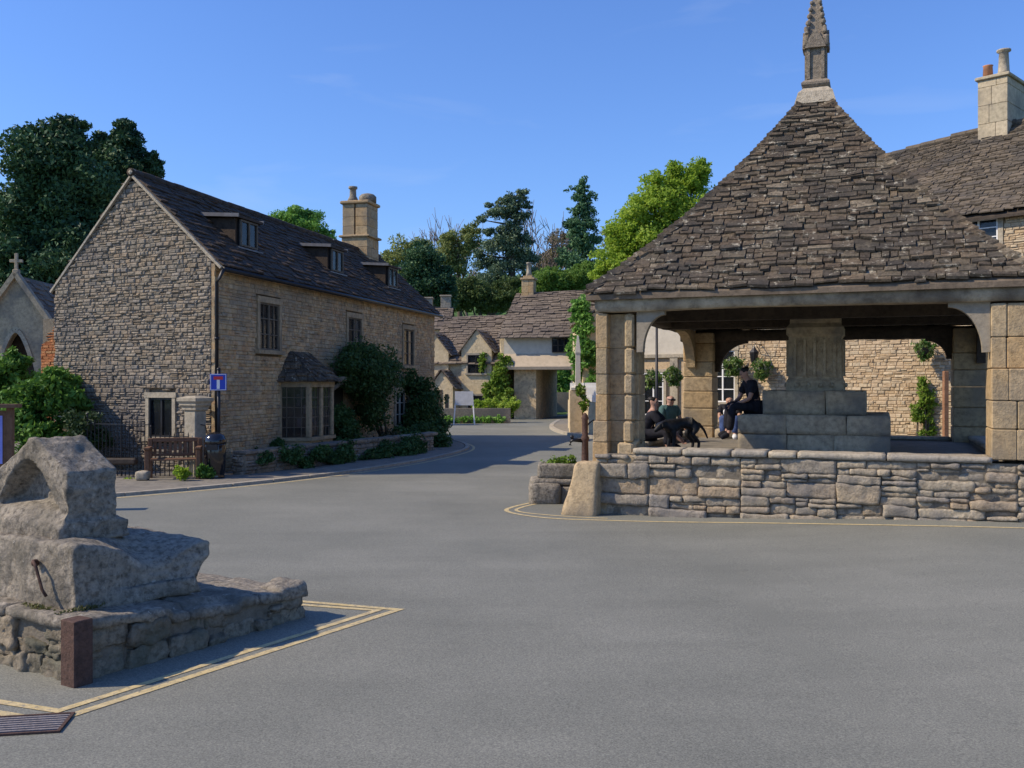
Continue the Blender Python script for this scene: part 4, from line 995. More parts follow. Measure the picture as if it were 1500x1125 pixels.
# shrubs at the house
def shrub(name, label, base, blobs, n, size, mat, cat='shrub', group=None, stems=True, seed=1, k=14):
    e = empty(name, base, 0, label, cat, group); b0 = Vector(base)
    bl = [(b[0] - b0.x, b[1] - b0.y, b[2] - b0.z, b[3], b[4], b[5]) for b in blobs]
    leafmesh('foliage', bl, n, size, mat, e, seed, k=k)
    if stems:
        mb = MB()
        for i, b in enumerate(bl):
            m_ = V(b[0], b[1], b[2]); mb.tube([V(U(-.06, .06), U(-.06, .06), 0), m_ * .5 + V(U(-.1, .1), U(-.1, .1), 0), m_], [.05, .035, .015], 6)
        mb.build('stem', M['bark'], e, True)
    return e
def B(px, py, rx, ry, d, rd=None):
    s = d / F; return (X(px, d), d, Z(py, d), rx * s, (rd if rd else rx * s), ry * s)
def HB(px, py, off, rs, ro, rz):     # ellipsoid in front of the house wall: off = distance from the wall, rs along it
    o_ = C + V(wv.y, -wv.x, 0) * off; k = (px - 750) / F; t_ = (k * o_.y - o_.x) / (wv.x - k * wv.y); p = o_ + wv * t_
    return (p.x, p.y, Z(py, p.y), ro, rs, rz)
shrub('wall_shrub', 'large rounded evergreen trained against the house front', (*hw_(8.9, -.7).xy, 0), [HB(538, 550, .8, 1.35, .8, 1.0), HB(520, 540, .65, 1.1, .6, .6), HB(562, 548, .65, 1.2, .6, .7), HB(545, 595, .65, 1.0, .6, .7), HB(530, 525, .6, 1.0, .5, .45)], 22000, .055, M['mid2'], seed=2, k=20)
shrub('wall_shrub', 'dark lower shrub beside the house door under the flat hood', (*hw_(7.3, -1.0).xy, 0), [HB(500, 620, .6, .6, .45, .6), HB(508, 645, .8, .7, .5, .45)], 6000, .055, M['shrub'], seed=3)
shrub('wall_shrub', 'dark shrub climbing the far end of the house front', (*hw_(12.9, -.9).xy, 0), [HB(616, 590, .6, 1.1, .55, 1.1), HB(622, 625, .9, 1.1, .7, .8), HB(606, 562, .4, .7, .4, .5), HB(630, 605, .6, .9, .5, .9)], 14000, .065, M['shrub'], seed=4)
shrub('garden_shrub', 'low dark bush spilling to the kerb at the house end', (X(628, 31.0), 31.0, .055), [B(620, 640, 34, 24, 31.0, .8), B(640, 650, 20, 15, 31.2, .7), B(590, 645, 24, 20, 30.2, .6)], 8000, .06, M['shrub'], seed=5)
shrub('garden_shrub', 'low ragged planting behind the garden wall under the bay', (X(400, 24.2), 24.2, .0), [B(360, 660, 20, 12, 23.6, .3), B(400, 655, 22, 14, 24.4, .3), B(450, 655, 26, 14, 25.3, .3)], 3500, .05, M['shrub'], seed=6, stems=False)
shrub('garden_shrub', 'brown green plants behind the garden wall below the round evergreen', (X(545, 28.2), 28.2, .0), [B(520, 652, 28, 20, 27.2, .4), B(570, 650, 28, 22, 28.6, .4)], 4000, .05, leaf('brown shrub', [(.04, .04, .02), (.07, .065, .03), (.08, .1, .035)]), seed=7, stems=False)
shrub('leafy_plant', 'bright green leafy plant in front of the bench', (X(268, 20.2), 20.2, .055), [B(268, 694, 10, 11, 20.2, .14), B(262, 690, 7, 9, 20.2, .1)], 700, .045, M['spring'], 'plant', stems=False, seed=8)
shrub('leafy_plant', 'green plant between the gate pier and the litter bin', (X(299, 20.6), 20.6, .055), [B(297, 690, 10, 11, 20.6, .15), B(306, 692, 9, 9, 20.6, .12)], 700, .045, M['bush'], 'plant', stems=False, seed=9)
shrub('leafy_plant', 'small weeds at the foot of the spiked railing', (X(187, 20.6), 20.6, .055), [B(187, 704, 12, 4, 20.6, .12)], 250, .035, M['spring'], 'plant', stems=False, seed=10)
shrub('garden_bush', 'tall bushy green shrub left of the gable wall', (X(70, 23.0), 23.0, 0), [B(75, 570, 44, 46, 23.0, .8), B(45, 600, 40, 40, 22.8, .8), B(100, 590, 28, 30, 22.8, .7), B(70, 640, 60, 40, 22.6, .7)], 12000, .075, M['bush'], seed=11)
shrub('garden_bush', 'rounded green bush below the pointed porch window', (X(10, 24.5), 24.5, 0), [B(12, 540, 30, 32, 24.5, .7), B(-20, 560, 36, 40, 24.5, .7), B(10, 600, 40, 40, 24.3, .7)], 7000, .08, M['bush'], seed=12)
shrub('garden_bush', 'dark flowering shrub at the left end of the railing', (X(120, 21.9), 21.9, 0), [B(118, 625, 30, 28, 21.9, .5), B(140, 640, 22, 22, 21.9, .4), B(110, 665, 40, 30, 21.8, .5)], 6000, .06, leaf('dark flowering', [(.015, .035, .012), (.03, .06, .02), (.05, .09, .03), (.3, .3, .25)], .2, 2), seed=13)

def GB(px, py, off, rs, ro, rz):
    o_ = gw0 + V(gdv.y, -gdv.x, 0) * off; k = (px - 750) / F; t_ = (k * o_.y - o_.x) / (gdv.x - k * gdv.y); p = o_ + gdv * t_
    return (p.x, p.y, Z(py, p.y), ro, rs, rz)
shrub('garden_shrub', 'ragged dark plants spilling over the middle of the low house wall', (X(470, 25.2), 25.2, 0), [GB(425, 668, .05, .6, .28, .26), GB(470, 664, .05, .8, .3, .3), GB(505, 662, .0, .8, .3, .32), GB(385, 672, .05, .35, .22, .22), GB(450, 678, .2, .5, .2, .2), GB(490, 674, .2, .5, .2, .2)], 8000, .05, M['shrub'], seed=61, stems=False)
shrub('garden_shrub', 'trailing dark greenery hanging down the far end of the low house wall', (X(575, 27.6), 27.6, 0), [GB(560, 662, .05, .9, .35, .34), GB(590, 660, .1, .9, .35, .4), GB(540, 668, .15, .6, .25, .25), GB(610, 656, .1, .8, .35, .4)], 7500, .05, M['shrub'], seed=62, stems=False)
# notice board
nb = empty('notice_board', (-9.2, 15.6, -.06), R(8), 'wooden notice board with a blue poster behind the stone steps', 'notice board')
for sx in (-.95, .95):
    mb = MB(); mb.cham(sx - .05, sx + .05, -.04, .06, 0, 1.78, .01); mb.build('post', M['wood_bench'], nb)
mb = MB(); mb.bx(-.9, .9, -.02, .04, .75, 1.72); bd = mb.build('board', M['wood_bench'], nb)
mb = MB(); mb.bx(-.78, .84, -.035, -.02, .85, 1.64); mb.build('poster', M['poster'], bd)
mb = MB(); mb.beam((-1.08, 0, 1.8), (1.08, 0, 1.8), .3, .06); mb.build('board_roof', M['wood_bench'], nb)

# ------------------------------------------------------------------ church porch and brick wall at the left
po = empty('church_porch', (X(24, 34), 34, 0), R(4), 'grey stone gabled porch with pointed doorway and roof cross', 'church porch')
pw, pe, pr = 1.15, 4.3, 5.9
mb = MB(); pts = [V(-pw, 0, 0), V(-.62, 0, 0), V(-.62, 0, 2.6)]
for i in range(9): th = i / 8; pts.append(V(-.62 + .62 * th, 0, 2.6 + 1.35 * math.sin(th * math.pi / 2) ** .9))
for i in range(1, 9): th = i / 8; pts.append(V(.62 * th, 0, 2.6 + 1.35 * math.sin((1 - th) * math.pi / 2) ** .9))
pts += [V(.62, 0, 0), V(pw, 0, 0), V(pw, 0, pe), V(0, 0, pr), V(-pw, 0, pe)]
mb.prism(pts, (0, .4, 0)); mb.bx(-pw, -pw + .3, .4, 4, 0, pe); mb.bx(pw - .3, pw, .4, 4, 0, pe)
pwall = mb.build('wall', M['inner_stone'], po)
mb = MB()
for r_, q in ((.0, .0),):
    arc = [p for p in pts[2:19]]
    for i in range(len(arc) - 1): mb.beam(arc[i] * 1.0 + V(0, -.03, .04), arc[i + 1] + V(0, -.03, .04), .1, .14)
mb.build('door_moulding', M['dressed'], pwall)
mb = MB(); mb.bx(-.85, .85, .8, .86, 0, 4.0); mb.build('door', M['wood_dark'], po)
rf = MB(); sx_ = 1.12
slates(rf, lambda t: V(-pw - .2, 4.2, pe - .25).lerp(V(0, 4.2, pr + .05), t), lambda t: V(-pw - .2, -.0, pe - .25).lerp(V(0, 0, pr + .05), t), [k / 9 for k in range(10)], (.3, .5), .04)
slates(rf, lambda t: V(pw + .2, 0, pe - .25).lerp(V(0, 0, pr + .05), t), lambda t: V(pw + .2, 4.2, pe - .25).lerp(V(0, 4.2, pr + .05), t), [k / 9 for k in range(10)], (.3, .5), .04)
rf.build('roof', M['lodge_slate'], po)
mb = MB(); mb.beam(V(-pw - .15, -.02, pe - .15), V(0, -.02, pr + .12), .3, .16); mb.beam(V(pw + .15, -.02, pe - .15), V(0, -.02, pr + .12), .3, .16); mb.build('gable_coping', M['inner_stone'], po)
mb = MB(); mb.cham(-.1, .1, -.1, .1, pr + .1, pr + .28, .02); mb.cham(-.05, .05, -.05, .05, pr + .28, pr + .85, .01); mb.cham(-.22, .22, -.045, .045, pr + .52, pr + .63, .01); mb.build('cross', M['inner_stone'], po)
# brick wall
bw = empty('brick_wall', (X(58, 26.5), 26.5, 0), R(-20), 'orange brick wall end between the porch and the stone gable', 'wall')
mb = MB(); mb.bx(.1, .8, .02, .28, 0, 3.9); cwb = mb.build('wall', M['mortar'], bw)
mb = MB(); rubble(mb, (.05, .02, 0), (1, 0, 0), (0, -1, 0), .8, 0, lambda s: 3.1 + 1.2 * s, ch=(.075, .08), sw=(.2, .24), proud=.03, var=.008, inset=.006); mb.build('brick_facing', M['brick'], cwb)

# ------------------------------------------------------------------ inn behind the market
Q = V(12.6, 26.0, 0); ia = V(.7, -.714, 0).normalized()
inn = empty('stone_inn', Q, math.atan2(ia.y, ia.x), 'honey stone inn with slate roof and tall chimney behind the market', 'inn')
# local x along front (towards the right, nearer), y inward
X0, X1, IE, IR = -8.8, 5.0, 6.95, 9.85
rnd.seed(31)
iw = [(-7.95, .95, 1.5, 1.7), (-5.9, .95, 3.9, 1.3), (-2.6, .95, 3.9, 1.3), (.12, 1.0, 5.55, 1.0), (2.9, 1.0, 5.55, 1.0), (3.0, 1.0, 1.5, 1.5)]
mb = MB(); mb.bx(X0, X1, 0, 7, 0, IE); mb.prism([(X0, 0, IE), (X0, 7, IE), (X0, 3.5, IR - .75)], (X1 - X0, 0, 0)); iwl = mb.build('wall', M['mortar'], inn)
mb = MB(); rubble(mb, (X0, 0, 0), (1, 0, 0), (0, -1, 0), X1 - X0, .0, IE - .05, [(s - X0 - w_ / 2 - .13, s - X0 + w_ / 2 + .13, z - .1, z + h + .16) for s, w_, z, h in iw], (.06, .12), (.1, .34), .1, .018, .01, groove=.022)
mb.build('front_wall', M['inn_stone'], inn)
mb = MB(); rubble(mb, (X0, 7, 0), (0, -1, 0), (-1, 0, 0), 7, 0, lambda s: IE + (IR - IE - .65) * (1 - abs(s - 3.5) / 3.5), (), (.1, .18), (.2, .5), .08); mb.build('gable_wall', M['inn_stone'], inn)
for s, w_, z, h in iw: window(inn, (s, 0, z), (1, 0, 0), (0, -1, 0), w_, h, .13, 2, 3, .13, M['white'], M['dressed'], True, lead=1)
rf = MB(); sag = lambda x: -.14 * math.sin(max(0, min(1, (x - X0) / 14)) * math.pi)
def ifr(x, t): return V(x, -.35 + 3.85 * t, IE - .3 + (IR - IE + .3) * (t * .9 + .1 * t * t) - .42 * t * max(0, min(1, (-.9 - x) / 4)))
for xa_, xb_ in ((X0 - .2, -4.9), (-4.9, -2.9), (-2.9, -.9), (-.9, X1)): slates(rf, lambda t: ifr(xa_, t), lambda t: ifr(xb_, t), row_list(40, .5), (.14, .4), .032, .6, .035, rag=.035, wav=.05)
def ibk(x, t): return V(x, 7.35 - 3.85 * t, IE - .3 + (IR - IE + .3) * t - .42 * t * max(0, min(1, (-.9 - x) / 4)))
slates(rf, lambda t: ibk(X1, t), lambda t: ibk(X0 - .2, t), [k / 10 for k in range(11)], (.6, .9), .04)
for i in range(30): x = X0 - .2 + i * .47; z_ = IR + .02 + U(-.015, .02) - .42 * max(0, min(1, (-1.1 - x) / 4)); rf.tube([(x, 3.5, z_), (x + .46, 3.5, z_ + .02)], .12, 8)
iro = rf.build('roof', M['slate2'], inn)
mb = MB()
for f_ in (ifr, ibk):
    for xa_, xb_ in ((X0 - .18, -4.9), (-4.9, -.9), (-.9, X1)): mb.hexa([k - V(0, 0, .16) for k in (f_(xa_, 0), f_(xb_, 0), f_(xb_, 1), f_(xa_, 1))] + [k - V(0, 0, .09) for k in (f_(xa_, 0), f_(xb_, 0), f_(xb_, 1), f_(xa_, 1))])
mb.build('roof_deck', M['wood_dark'], iro)
mb = MB(); cX, cY = -1.0, 3.1
ashlar(mb, cX, cX + .84, cY - .1, cY + 1.5, 8.8, 11.22, .55); mb.cham(cX - .07, cX + .91, cY - .17, cY + 1.57, 11.22, 11.32, .02)
ich = mb.build('chimney', stone('chimney ashlar', [(.48, .4, .27), (.54, .45, .31), (.42, .36, .25)], 'island', 2, .4, .5, 30, stain=(.28, .24, .18), stain_scale=1.4), inn)
mb = MB(); mb.lathe([(.19, 11.32), (.16, 11.47), (.13, 12.02), (.2, 12.05), (.2, 12.1)], (cX + .62, cY + .25, 0), 14); mb.build('pot', M['coping'], ich, True)
mb = MB(); mb.lathe([(.15, 11.32), (.13, 11.7), (.15, 11.73)], (cX + .17, cY + .25, 0), 14); mb.build('pot', M['terracotta'], ich, True)
leafmesh('chimney_weeds', [(cX - .05, cY + .6, 10.2, .1, .2, .3)], 200, .05, M['bush'], ich, 3, False)
def iloc(x, y, z): return Q + ia * x + V(-ia.y, ia.x, 0) * y + V(0, 0, z)
def on_wall(px):    # inn-local x of the front wall at photo column px
    k = (px - 750) / F; s = (k * Q.y - Q.x) / (ia.x - k * ia.y); return s, Q.y + ia.y * s
def basket(name, label, loc, r, seed, group='hanging flower baskets'):
    e = empty(name, loc, 0, label, 'hanging basket', group)
    mb = MB(); mb.lathe([(.05, -.62), (.15, -.55), (.2, -.4), (.21, -.36)], (0, 0, 0), 14)
    mb.build('bowl', M['wood_dark'], e, True)
    leafmesh('flowers', [(0, 0, -.35, r, r, r * .75), (0, 0, -.55, r * .8, r * .8, r * .7)], int(1500 * (r / .35) ** 2), .05, M['basket'], e, seed)
    mb = MB(); mb.tube([(0, 0, 0), (.16, 0, -.36)], .006, 4); mb.tube([(0, 0, 0), (-.16, 0, -.36)], .006, 4); mb.tube([(0, 0, 0), (0, .16, -.36)], .006, 4); mb.build('chains', M['iron'], e)
    return e
for px, py, r, lb, sd in ((1088, 540, .38, 'flower basket left of the inn lantern, above the seated man', 1), (1130, 545, .36, 'flower basket right of the inn lantern', 2), (1366, 517, .3, 'lone dark flower basket high on the right of the inn wall', 3)):
    s, d = on_wall(px); p = iloc(s, -.55, 0); basket('flower_basket', lb, (p.x, p.y, Z(py, d) + .5), r, sd)
# lantern on bracket
s, d = on_wall(1118); p = iloc(s, -.1, Z(520, d))
ln = empty('wall_lantern', p, math.atan2(ia.y, ia.x), 'black glazed lantern on an iron bracket on the inn wall', 'lantern')
mb = MB(); mb.tube([(0, .1, .3), (0, -.4, .35), (0, -.45, .25)], .015, 6); mb.tube([(0, .1, -.1), (0, -.3, .3)], .012, 6); mb.build('bracket', M['iron'], ln)
mb = MB(); mb.lathe([(.06, -.3), (.09, -.27), (.15, .05), (.17, .07), (.06, .2), (.02, .27)], (0, -.45, 0), 6); mb.build('lantern_case', M['iron'], ln)
mb = MB(); mb.lathe([(.092, -.24), (.148, .02)], (0, -.45, 0), 6, rot=.5); mb.build('pane', M['glass'], ln)
# climber
s, d = on_wall(1360); p = iloc(s, -.2, 0)
shrub('wall_climber', 'yellow green climbing plant on the inn wall right of the pedestal', p, [B(1358, 600, 14, 35, d - .2, .18), B(1345, 605, 14, 20, d - .2, .18), B(1352, 570, 8, 25, d - .2, .15), B(1360, 640, 20, 20, d - .2, .2)], 2600, .055, M['climber'], 'climber', seed=14)
shrub('wall_climber', 'low green planting at the foot of the inn wall', iloc(on_wall(1310)[0], -.5, .1), [B(1320, 662, 40, 20, on_wall(1320)[1] - .6, .4), B(1250, 665, 40, 18, on_wall(1250)[1] - .6, .4)], 2500, .06, M['bush'], 'plant', seed=15, stems=False)
s, d = on_wall(1385)
mb = MB(); mb.cham(-.06, .06, -.06, .06, 0, 2.25, .012); o = mb.build('wooden_post', stone('red brown timber', [(.26, .13, .07), (.34, .18, .1)], 'noise', 2)); o.location = (X(1385, 24.3), 24.3, .18); tag(o, 'reddish brown wooden post standing before the inn wall', 'post')

# neighbour house seen through the left opening
nh = empty('white_house', iloc(-8.9, .3, 0), math.atan2(ia.y, ia.x) + R(8), 'house with white rendered upper wall left of the inn', 'house')
mb = MB(); mb.bx(-3.9, 0, 0, 6, 0, 3.1); w0 = mb.build('wall', M['inn_stone'], nh)
mb = MB(); mb.bx(-3.9, -.01, -.02, 6, 3.1, 5.0); mb.prism([(-3.9, 0, 5.0), (-3.9, 6, 5.0), (-3.9, 3, 6.0)], (3.9, 0, 0)); mb.build('upper_wall', M['render'], nh)
mb = MB(); mb.bx(-3.95, .0, -.12, -.0, 3.02, 3.14); mb.bx(-2.9, -2.6, -.1, 0, 0, 3.02); mb.bx(-1.3, -1.0, -.1, 0, 0, 3.02); mb.build('stone_trim', M['dressed'], nh)
rf = MB(); slates(rf, lambda t: V(-4.05, -.3, 4.85).lerp(V(-4.05, 3, 6.1), t), lambda t: V(0, -.3, 4.85).lerp(V(0, 3, 6.1), t), row_list(14, .7), (.3, .6), .04)
slates(rf, lambda t: V(0, 6.3, 4.85).lerp(V(0, 3, 6.1), t), lambda t: V(-4.05, 6.3, 4.85).lerp(V(-4.05, 3, 6.1), t), row_list(10, .7), (.4, .7), .04); rf.build('roof', M['slate2'], nh)
for x in (-3.2, -1.95): window(nh, (x, 0, 1.0), (1, 0, 0), (0, -1, 0), .8, 1.5, .1, 2, 2, .1, M['white'])
window(nh, (-3.0, -.02, 3.5), (1, 0, 0), (0, -1, 0), .8, 1.0, .06, 2, 1, .08, M['white'], M['render'])
lp = empty('lamp_post', (X(962, 29), 29, .1), 0, 'slim dark lamp post seen between the market pillars', 'lamp post')
mb = MB(); mb.lathe([(.12, 0), (.12, .3), (.06, .4), (.05, .9), (.035, 4.2)], (0, 0, 0), 10); mb.build('post', M['iron'], lp, True)
mb = MB(); mb.lathe([(.08, 4.2), (.17, 4.6), (.19, 4.62), (.05, 4.8)], (0, 0, 0), 6); mb.build('lamp_head', M['iron'], lp)
basket('flower_basket', 'flower basket nearest the lamp post, left of the teal-shirted man', (X(956, 31.4), 31.4, Z(558, 31.4) + .45), .33, 4)
basket('flower_basket', 'green basket beside the rear left market pillar', (X(987, 31.0), 31.0, Z(552, 31.0) + .45), .36, 5)
# ivy clad house end, pier, white railing
iv = empty('ivy_house', (2.95, 41.0, 0), R(0), 'tall house end smothered in green ivy beside the street', 'house')
mb = MB(); mb.bx(.1, 4, 0, 7, 0, 4.9); mb.prism([(.1, 0, 4.9), (4, 0, 4.9), (2.05, 0, 5.9)], (0, 7, 0)); mb.build('wall', M['lodge_wall'], iv)
rf = MB()
slates(rf, lambda t: V(-.1, 7.2, 4.8).lerp(V(2.05, 7.2, 6.0), t), lambda t: V(-.1, -.1, 4.8).lerp(V(2.05, -.1, 6.0), t), row_list(10, .7), (.4, .7), .05)
slates(rf, lambda t: V(4.2, -.1, 4.8).lerp(V(2.05, -.1, 6.0), t), lambda t: V(4.2, 7.2, 4.8).lerp(V(2.05, 7.2, 6.0), t), row_list(10, .7), (.4, .7), .05); rf.build('roof', M['lodge_slate'], iv)
leafmesh('ivy', [(.1, -.1, 4.6, .45, .35, 1.3), (.3, -.1, 3.4, .5, .35, .8), (-.1, .4, 5.3, .3, .5, .7), (.0, .8, 3.0, .3, .9, 1.0), (.5, -.1, 2.2, .4, .3, .7)], 7000, .1, M['mid'], iv, 16)
mb = MB(); pp_ = (X(843, 39.5), 39.5, .1)
mb.cham(-.26, .26, -.25, .25, 0, 1.75, .02); 
gpo = empty('gate_pier', pp_, 0, 'lit cream stone pier with tall white pointed finial across the road', 'gate pier'); mb.build('shaft', M['lodge_wall'], gpo)
mb = MB(); mb.lathe([(.3, 1.75), (.3, 1.85), (.11, 1.95), (.09, 3.2), (.11, 3.3), (.03, 4.0)], (.1, 0, 0), sq=True); mb.build('finial', M['cream'], gpo)
fe = empty('white_fence', (X(832, 43), 43, .1), math.atan2(36.8 - 43, X(872, 36.8) - X(832, 43)), 'white picket fence on a low cream wall beyond the pump', 'fence')
Lf_ = math.hypot(43 - 36.8, X(872, 36.8) - X(832, 43)); mb = MB(); mb.bx(0, Lf_, .0, .25, 0, 1.3); mb.build('base_wall', M['lodge_wall'], fe)
mb = MB(); k = 0
while k < Lf_: mb.bx(k, k + .09, .1, .13, 1.3, 2.05); k += .19
mb.beam((0, .14, 1.5), (Lf_, .14, 1.5), .03, .06); mb.beam((0, .14, 1.9), (Lf_, .14, 1.9), .03, .06); mb.build('pickets', M['white'], fe)
shrub('garden_bush', 'small green plant hanging over the white picket fence', (X(852, 36.7), 36.6, .1), [B(850, 572, 10, 10, 36.8, .2), B(856, 590, 8, 14, 36.8, .2)], 900, .06, M['climber'], seed=17, stems=False)

# ------------------------------------------------------------------ lodge with the archway
ld = empty('arch_lodge', (X(745, 57), 57, 0), R(-15), 'stone lodge bridging the road with a rendered room over an archway', 'lodge')
# local x right, y away. right block over the arch
LE, LR = 5.05, 7.75
xa, xb = X(738, 57) - X(745, 57), X(872, 57) - X(745, 57)
PX = lambda px: X(px, 57) - X(745, 57)
mb = MB(); mb.bx(xa, xb, 0, 6.0, 3.0, LE); mb.prism([(xa, 0, LE), (xa, 6, LE), (xa, 3, LR - .1)], (xb - xa, 0, 0)); mb.build('upper_room', M['render'], ld)
mb = MB(); mb.bx(PX(753), PX(786), .05, 5.9, 0, 3.0); mb.bx(PX(838), xb, .05, 5.9, 0, 3.0); mb.build('arch_pier', M['front_stone'], ld)
mb = MB(); mb.hexa([(xa, -.45, 2.95), (xb, -.45, 2.95), (xb, .0, 2.95), (xa, .0, 2.95), (xa, -.5, 3.12), (xb, -.5, 3.12), (xb, -.003, 3.9), (xa, -.003, 3.9)]); mb.build('jetty', stone('tan render', [(.46, .37, .26), (.52, .42, .3)], 'noise', .9, .2, .3, 12), ld)
window(ld, (PX(824), -.01, 3.95), (1, 0, 0), (0, -1, 0), 1.1, .85, .05, 3, 1, 0, M['wood_dark'], M['dark_in'], False)
rf = MB(); rnd.seed(41)
slates(rf, lambda t: V(xa - .3, -.5, LE - .3).lerp(V(xa - .0, 3, LR), t), lambda t: V(xb + .2, -.5, LE - .3).lerp(V(xb + .2, 3, LR + .15), t), row_list(20, .7), (.3, .65), .05, .6, .04)
slates(rf, lambda t: V(xb + .2, 6.5, LE - .3).lerp(V(xb + .2, 3, LR), t), lambda t: V(xa - .3, 6.5, LE - .3).lerp(V(xa, 3, LR), t), row_list(12, .7), (.4, .7), .05)
# left wing
xl0, xl1 = PX(618), xa
slates(rf, lambda t: V(xl0, -.0, 3.25).lerp(V(xl0, 3.6, 6.4), t), lambda t: V(xl1 + .5, -.0, 3.25).lerp(V(xl1 + .6, 3.6, 6.5), t), row_list(20, .7), (.3, .6), .05, .6, .04)
slates(rf, lambda t: V(xl1, 7.0, 3.25).lerp(V(xl1, 3.6, 6.4), t), lambda t: V(xl0, 7.0, 3.25).lerp(V(xl0, 3.6, 6.4), t), row_list(12, .7), (.4, .7), .05)
lro = rf.build('roof', M['lodge_slate'], ld)
mb = MB(); mb.bx(xl0, xl1, .3, 6.6, 0, 3.3); mb.prism([(xl0, .3, 3.3), (xl0, 6.8, 3.3), (xl0, 3.6, 6.3)], (xl1 - xl0, 0, 0)); mb.prism([(xa - .01, 0, 3), (xa - .01, 0.0, LE), (xa - .25, .0, LE - .2), (xa - .25, .2, 3)], (-.02, 0, 0)); mb.build('wing_wall', M['lodge_wall'], ld)
# gabled dormers
def ldorm(pc, half, zt, zb, y0, win=True):
    mb = MB(); c = PX(pc); mb.prism([(c - half, y0, zb), (c + half, y0, zb), (c + half, y0, zt - half * 1.25), (c, y0, zt), (c - half, y0, zt - half * 1.25)], (0, 2.2, 0)); g_ = mb.build('gable_front', M['lodge_wall'], ld)
    rf = MB(); e = zt - half * 1.25
    slates(rf, lambda t: V(c - half - .2, y0 + 2.6, e - .25).lerp(V(c, y0 + 2.6, zt + .03), t), lambda t: V(c - half - .2, y0 - .12, e - .25).lerp(V(c, y0 - .12, zt + .03), t), [k / 8 for k in range(9)], (.3, .5), .05)
    slates(rf, lambda t: V(c + half + .2, y0 - .12, e - .25).lerp(V(c, y0 - .12, zt + .03), t), lambda t: V(c + half + .2, y0 + 2.6, e - .25).lerp(V(c, y0 + 2.6, zt + .03), t), [k / 8 for k in range(9)], (.3, .5), .05); rf.build('gable_roof', M['lodge_slate'], g_)
    if win: window(g_, (c, y0, zb + .55), (1, 0, 0), (0, -1, 0), 1.0, .85, .06, 2, 1, .09, M['dark_in'], M['dressed'], True)
ldorm(695, .95, 5.35, 0, .1); ldorm(628, .95, 5.2, 0, .1, False)
window(ld, (PX(695), .1, 2.75), (1, 0, 0), (0, -1, 0), 1.05, 1.1, .06, 2, 1, .1, M['dark_in'], M['dressed'], True)
# porch
mb = MB(); c = PX(650); mb.prism([(c - .7, -1.0, 0), (c + .7, -1.0, 0), (c + .7, -1.0, 2.0), (c, -1.0, 2.85), (c - .7, -1.0, 2.0)], (0, 1.3, 0)); lp_ = mb.build('porch', M['lodge_wall'], ld)
mb = MB(); mb.bx(c - .38, c + .05, -1.02, -.99, 0, 1.75); mb.build('porch_door', M['wood_dark'], lp_)
mb = MB(); mb.bx(c + .22, c + .42, -1.02, -.99, .6, 1.5); mb.build('pane', M['dark_in'], lp_)
rf = MB(); slates(rf, lambda t: V(c + .9, -1.15, 1.75).lerp(V(c, -1.15, 2.95), t), lambda t: V(c + .9, .3, 1.75).lerp(V(c, .3, 2.95), t), [k / 7 for k in range(8)], (.3, .5), .05)
slates(rf, lambda t: V(c - .9, .3, 1.75).lerp(V(c, .3, 2.95), t), lambda t: V(c - .9, -1.15, 1.75).lerp(V(c, -1.15, 2.95), t), [k / 7 for k in range(8)], (.3, .5), .05); rf.build('porch_roof', M['lodge_slate'], lp_)
# chimneys
mb = MB(); c = PX(757); ashlar(mb, c - .38, c + .38, 2.7, 3.4, 6.6, 8.6, .4); mb.cham(c - .46, c + .46, 2.62, 3.48, 8.6, 8.72, .02); mb.cham(c - .3, c + .3, 2.75, 3.35, 8.72, 8.85, .02); lc = mb.build('chimney', M['pillar'], ld)
mb = MB(); mb.lathe([(.22, 8.85), (.15, 9.1), (.13, 9.6), (.17, 9.62), (.17, 9.7)], (c, 3.05, 0), 12); mb.build('pot', M['coping'], lc, True)
# ivy and hedge, garden wall, board
leafmesh('ivy', [(PX(731), -.2, 2.2, .7, .4, 1.3), (PX(738), -.3, 3.3, .5, .35, .8), (PX(722), -.1, 1.6, .8, .4, .9), (PX(706), -.0, 3.4, .25, .2, .7), (PX(745), -.4, 1.2, .6, .3, .8)], 6500, .1, M['climber'], ld, 18)
leafmesh('ivy', [(PX(845), -.5, 4.4, .5, .3, .9), (PX(852), -.4, 5.2, .4, .3, .7)], 2200, .1, M['mid'], ld, 19)
gw2 = empty('garden_wall', (X(640, 51), 51, 0), R(3), 'low dark garden wall before the lodge with a clipped hedge', 'garden wall')
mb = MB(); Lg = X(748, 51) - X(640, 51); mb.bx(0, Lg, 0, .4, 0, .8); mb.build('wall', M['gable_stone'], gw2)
leafmesh('hedge', [(i * Lg / 8 + .2, .9, .95, .45, .45, .42) for i in range(4, 9)] + [(Lg * .9, .5, .6, .5, .5, .5)], 3500, .08, M['spring'], gw2, 20)
leafmesh('planting', [(i * Lg / 6, -.2, .2, .4, .25, .25) for i in range(0, 6)], 1500, .08, M['mid'], gw2, 21)
sb = empty('sign_board', (X(680, 49.5), 49.5, 0), R(-8), 'white board on two splayed legs beside the lodge garden', 'sign board')
for sx in (-1, 1):
    mb = MB(); mb.beam((sx * .42, 0, 1.7), (sx * .55, -.02, 0), .06, .06); mb.build('leg', M['white'], sb)
mb = MB(); mb.bx(-.48, .48, -.05, -.02, 1.0, 1.72); mb.build('panel', plain('grey white panel', (.5, .5, .5), .4, 0, .4, .08), sb)
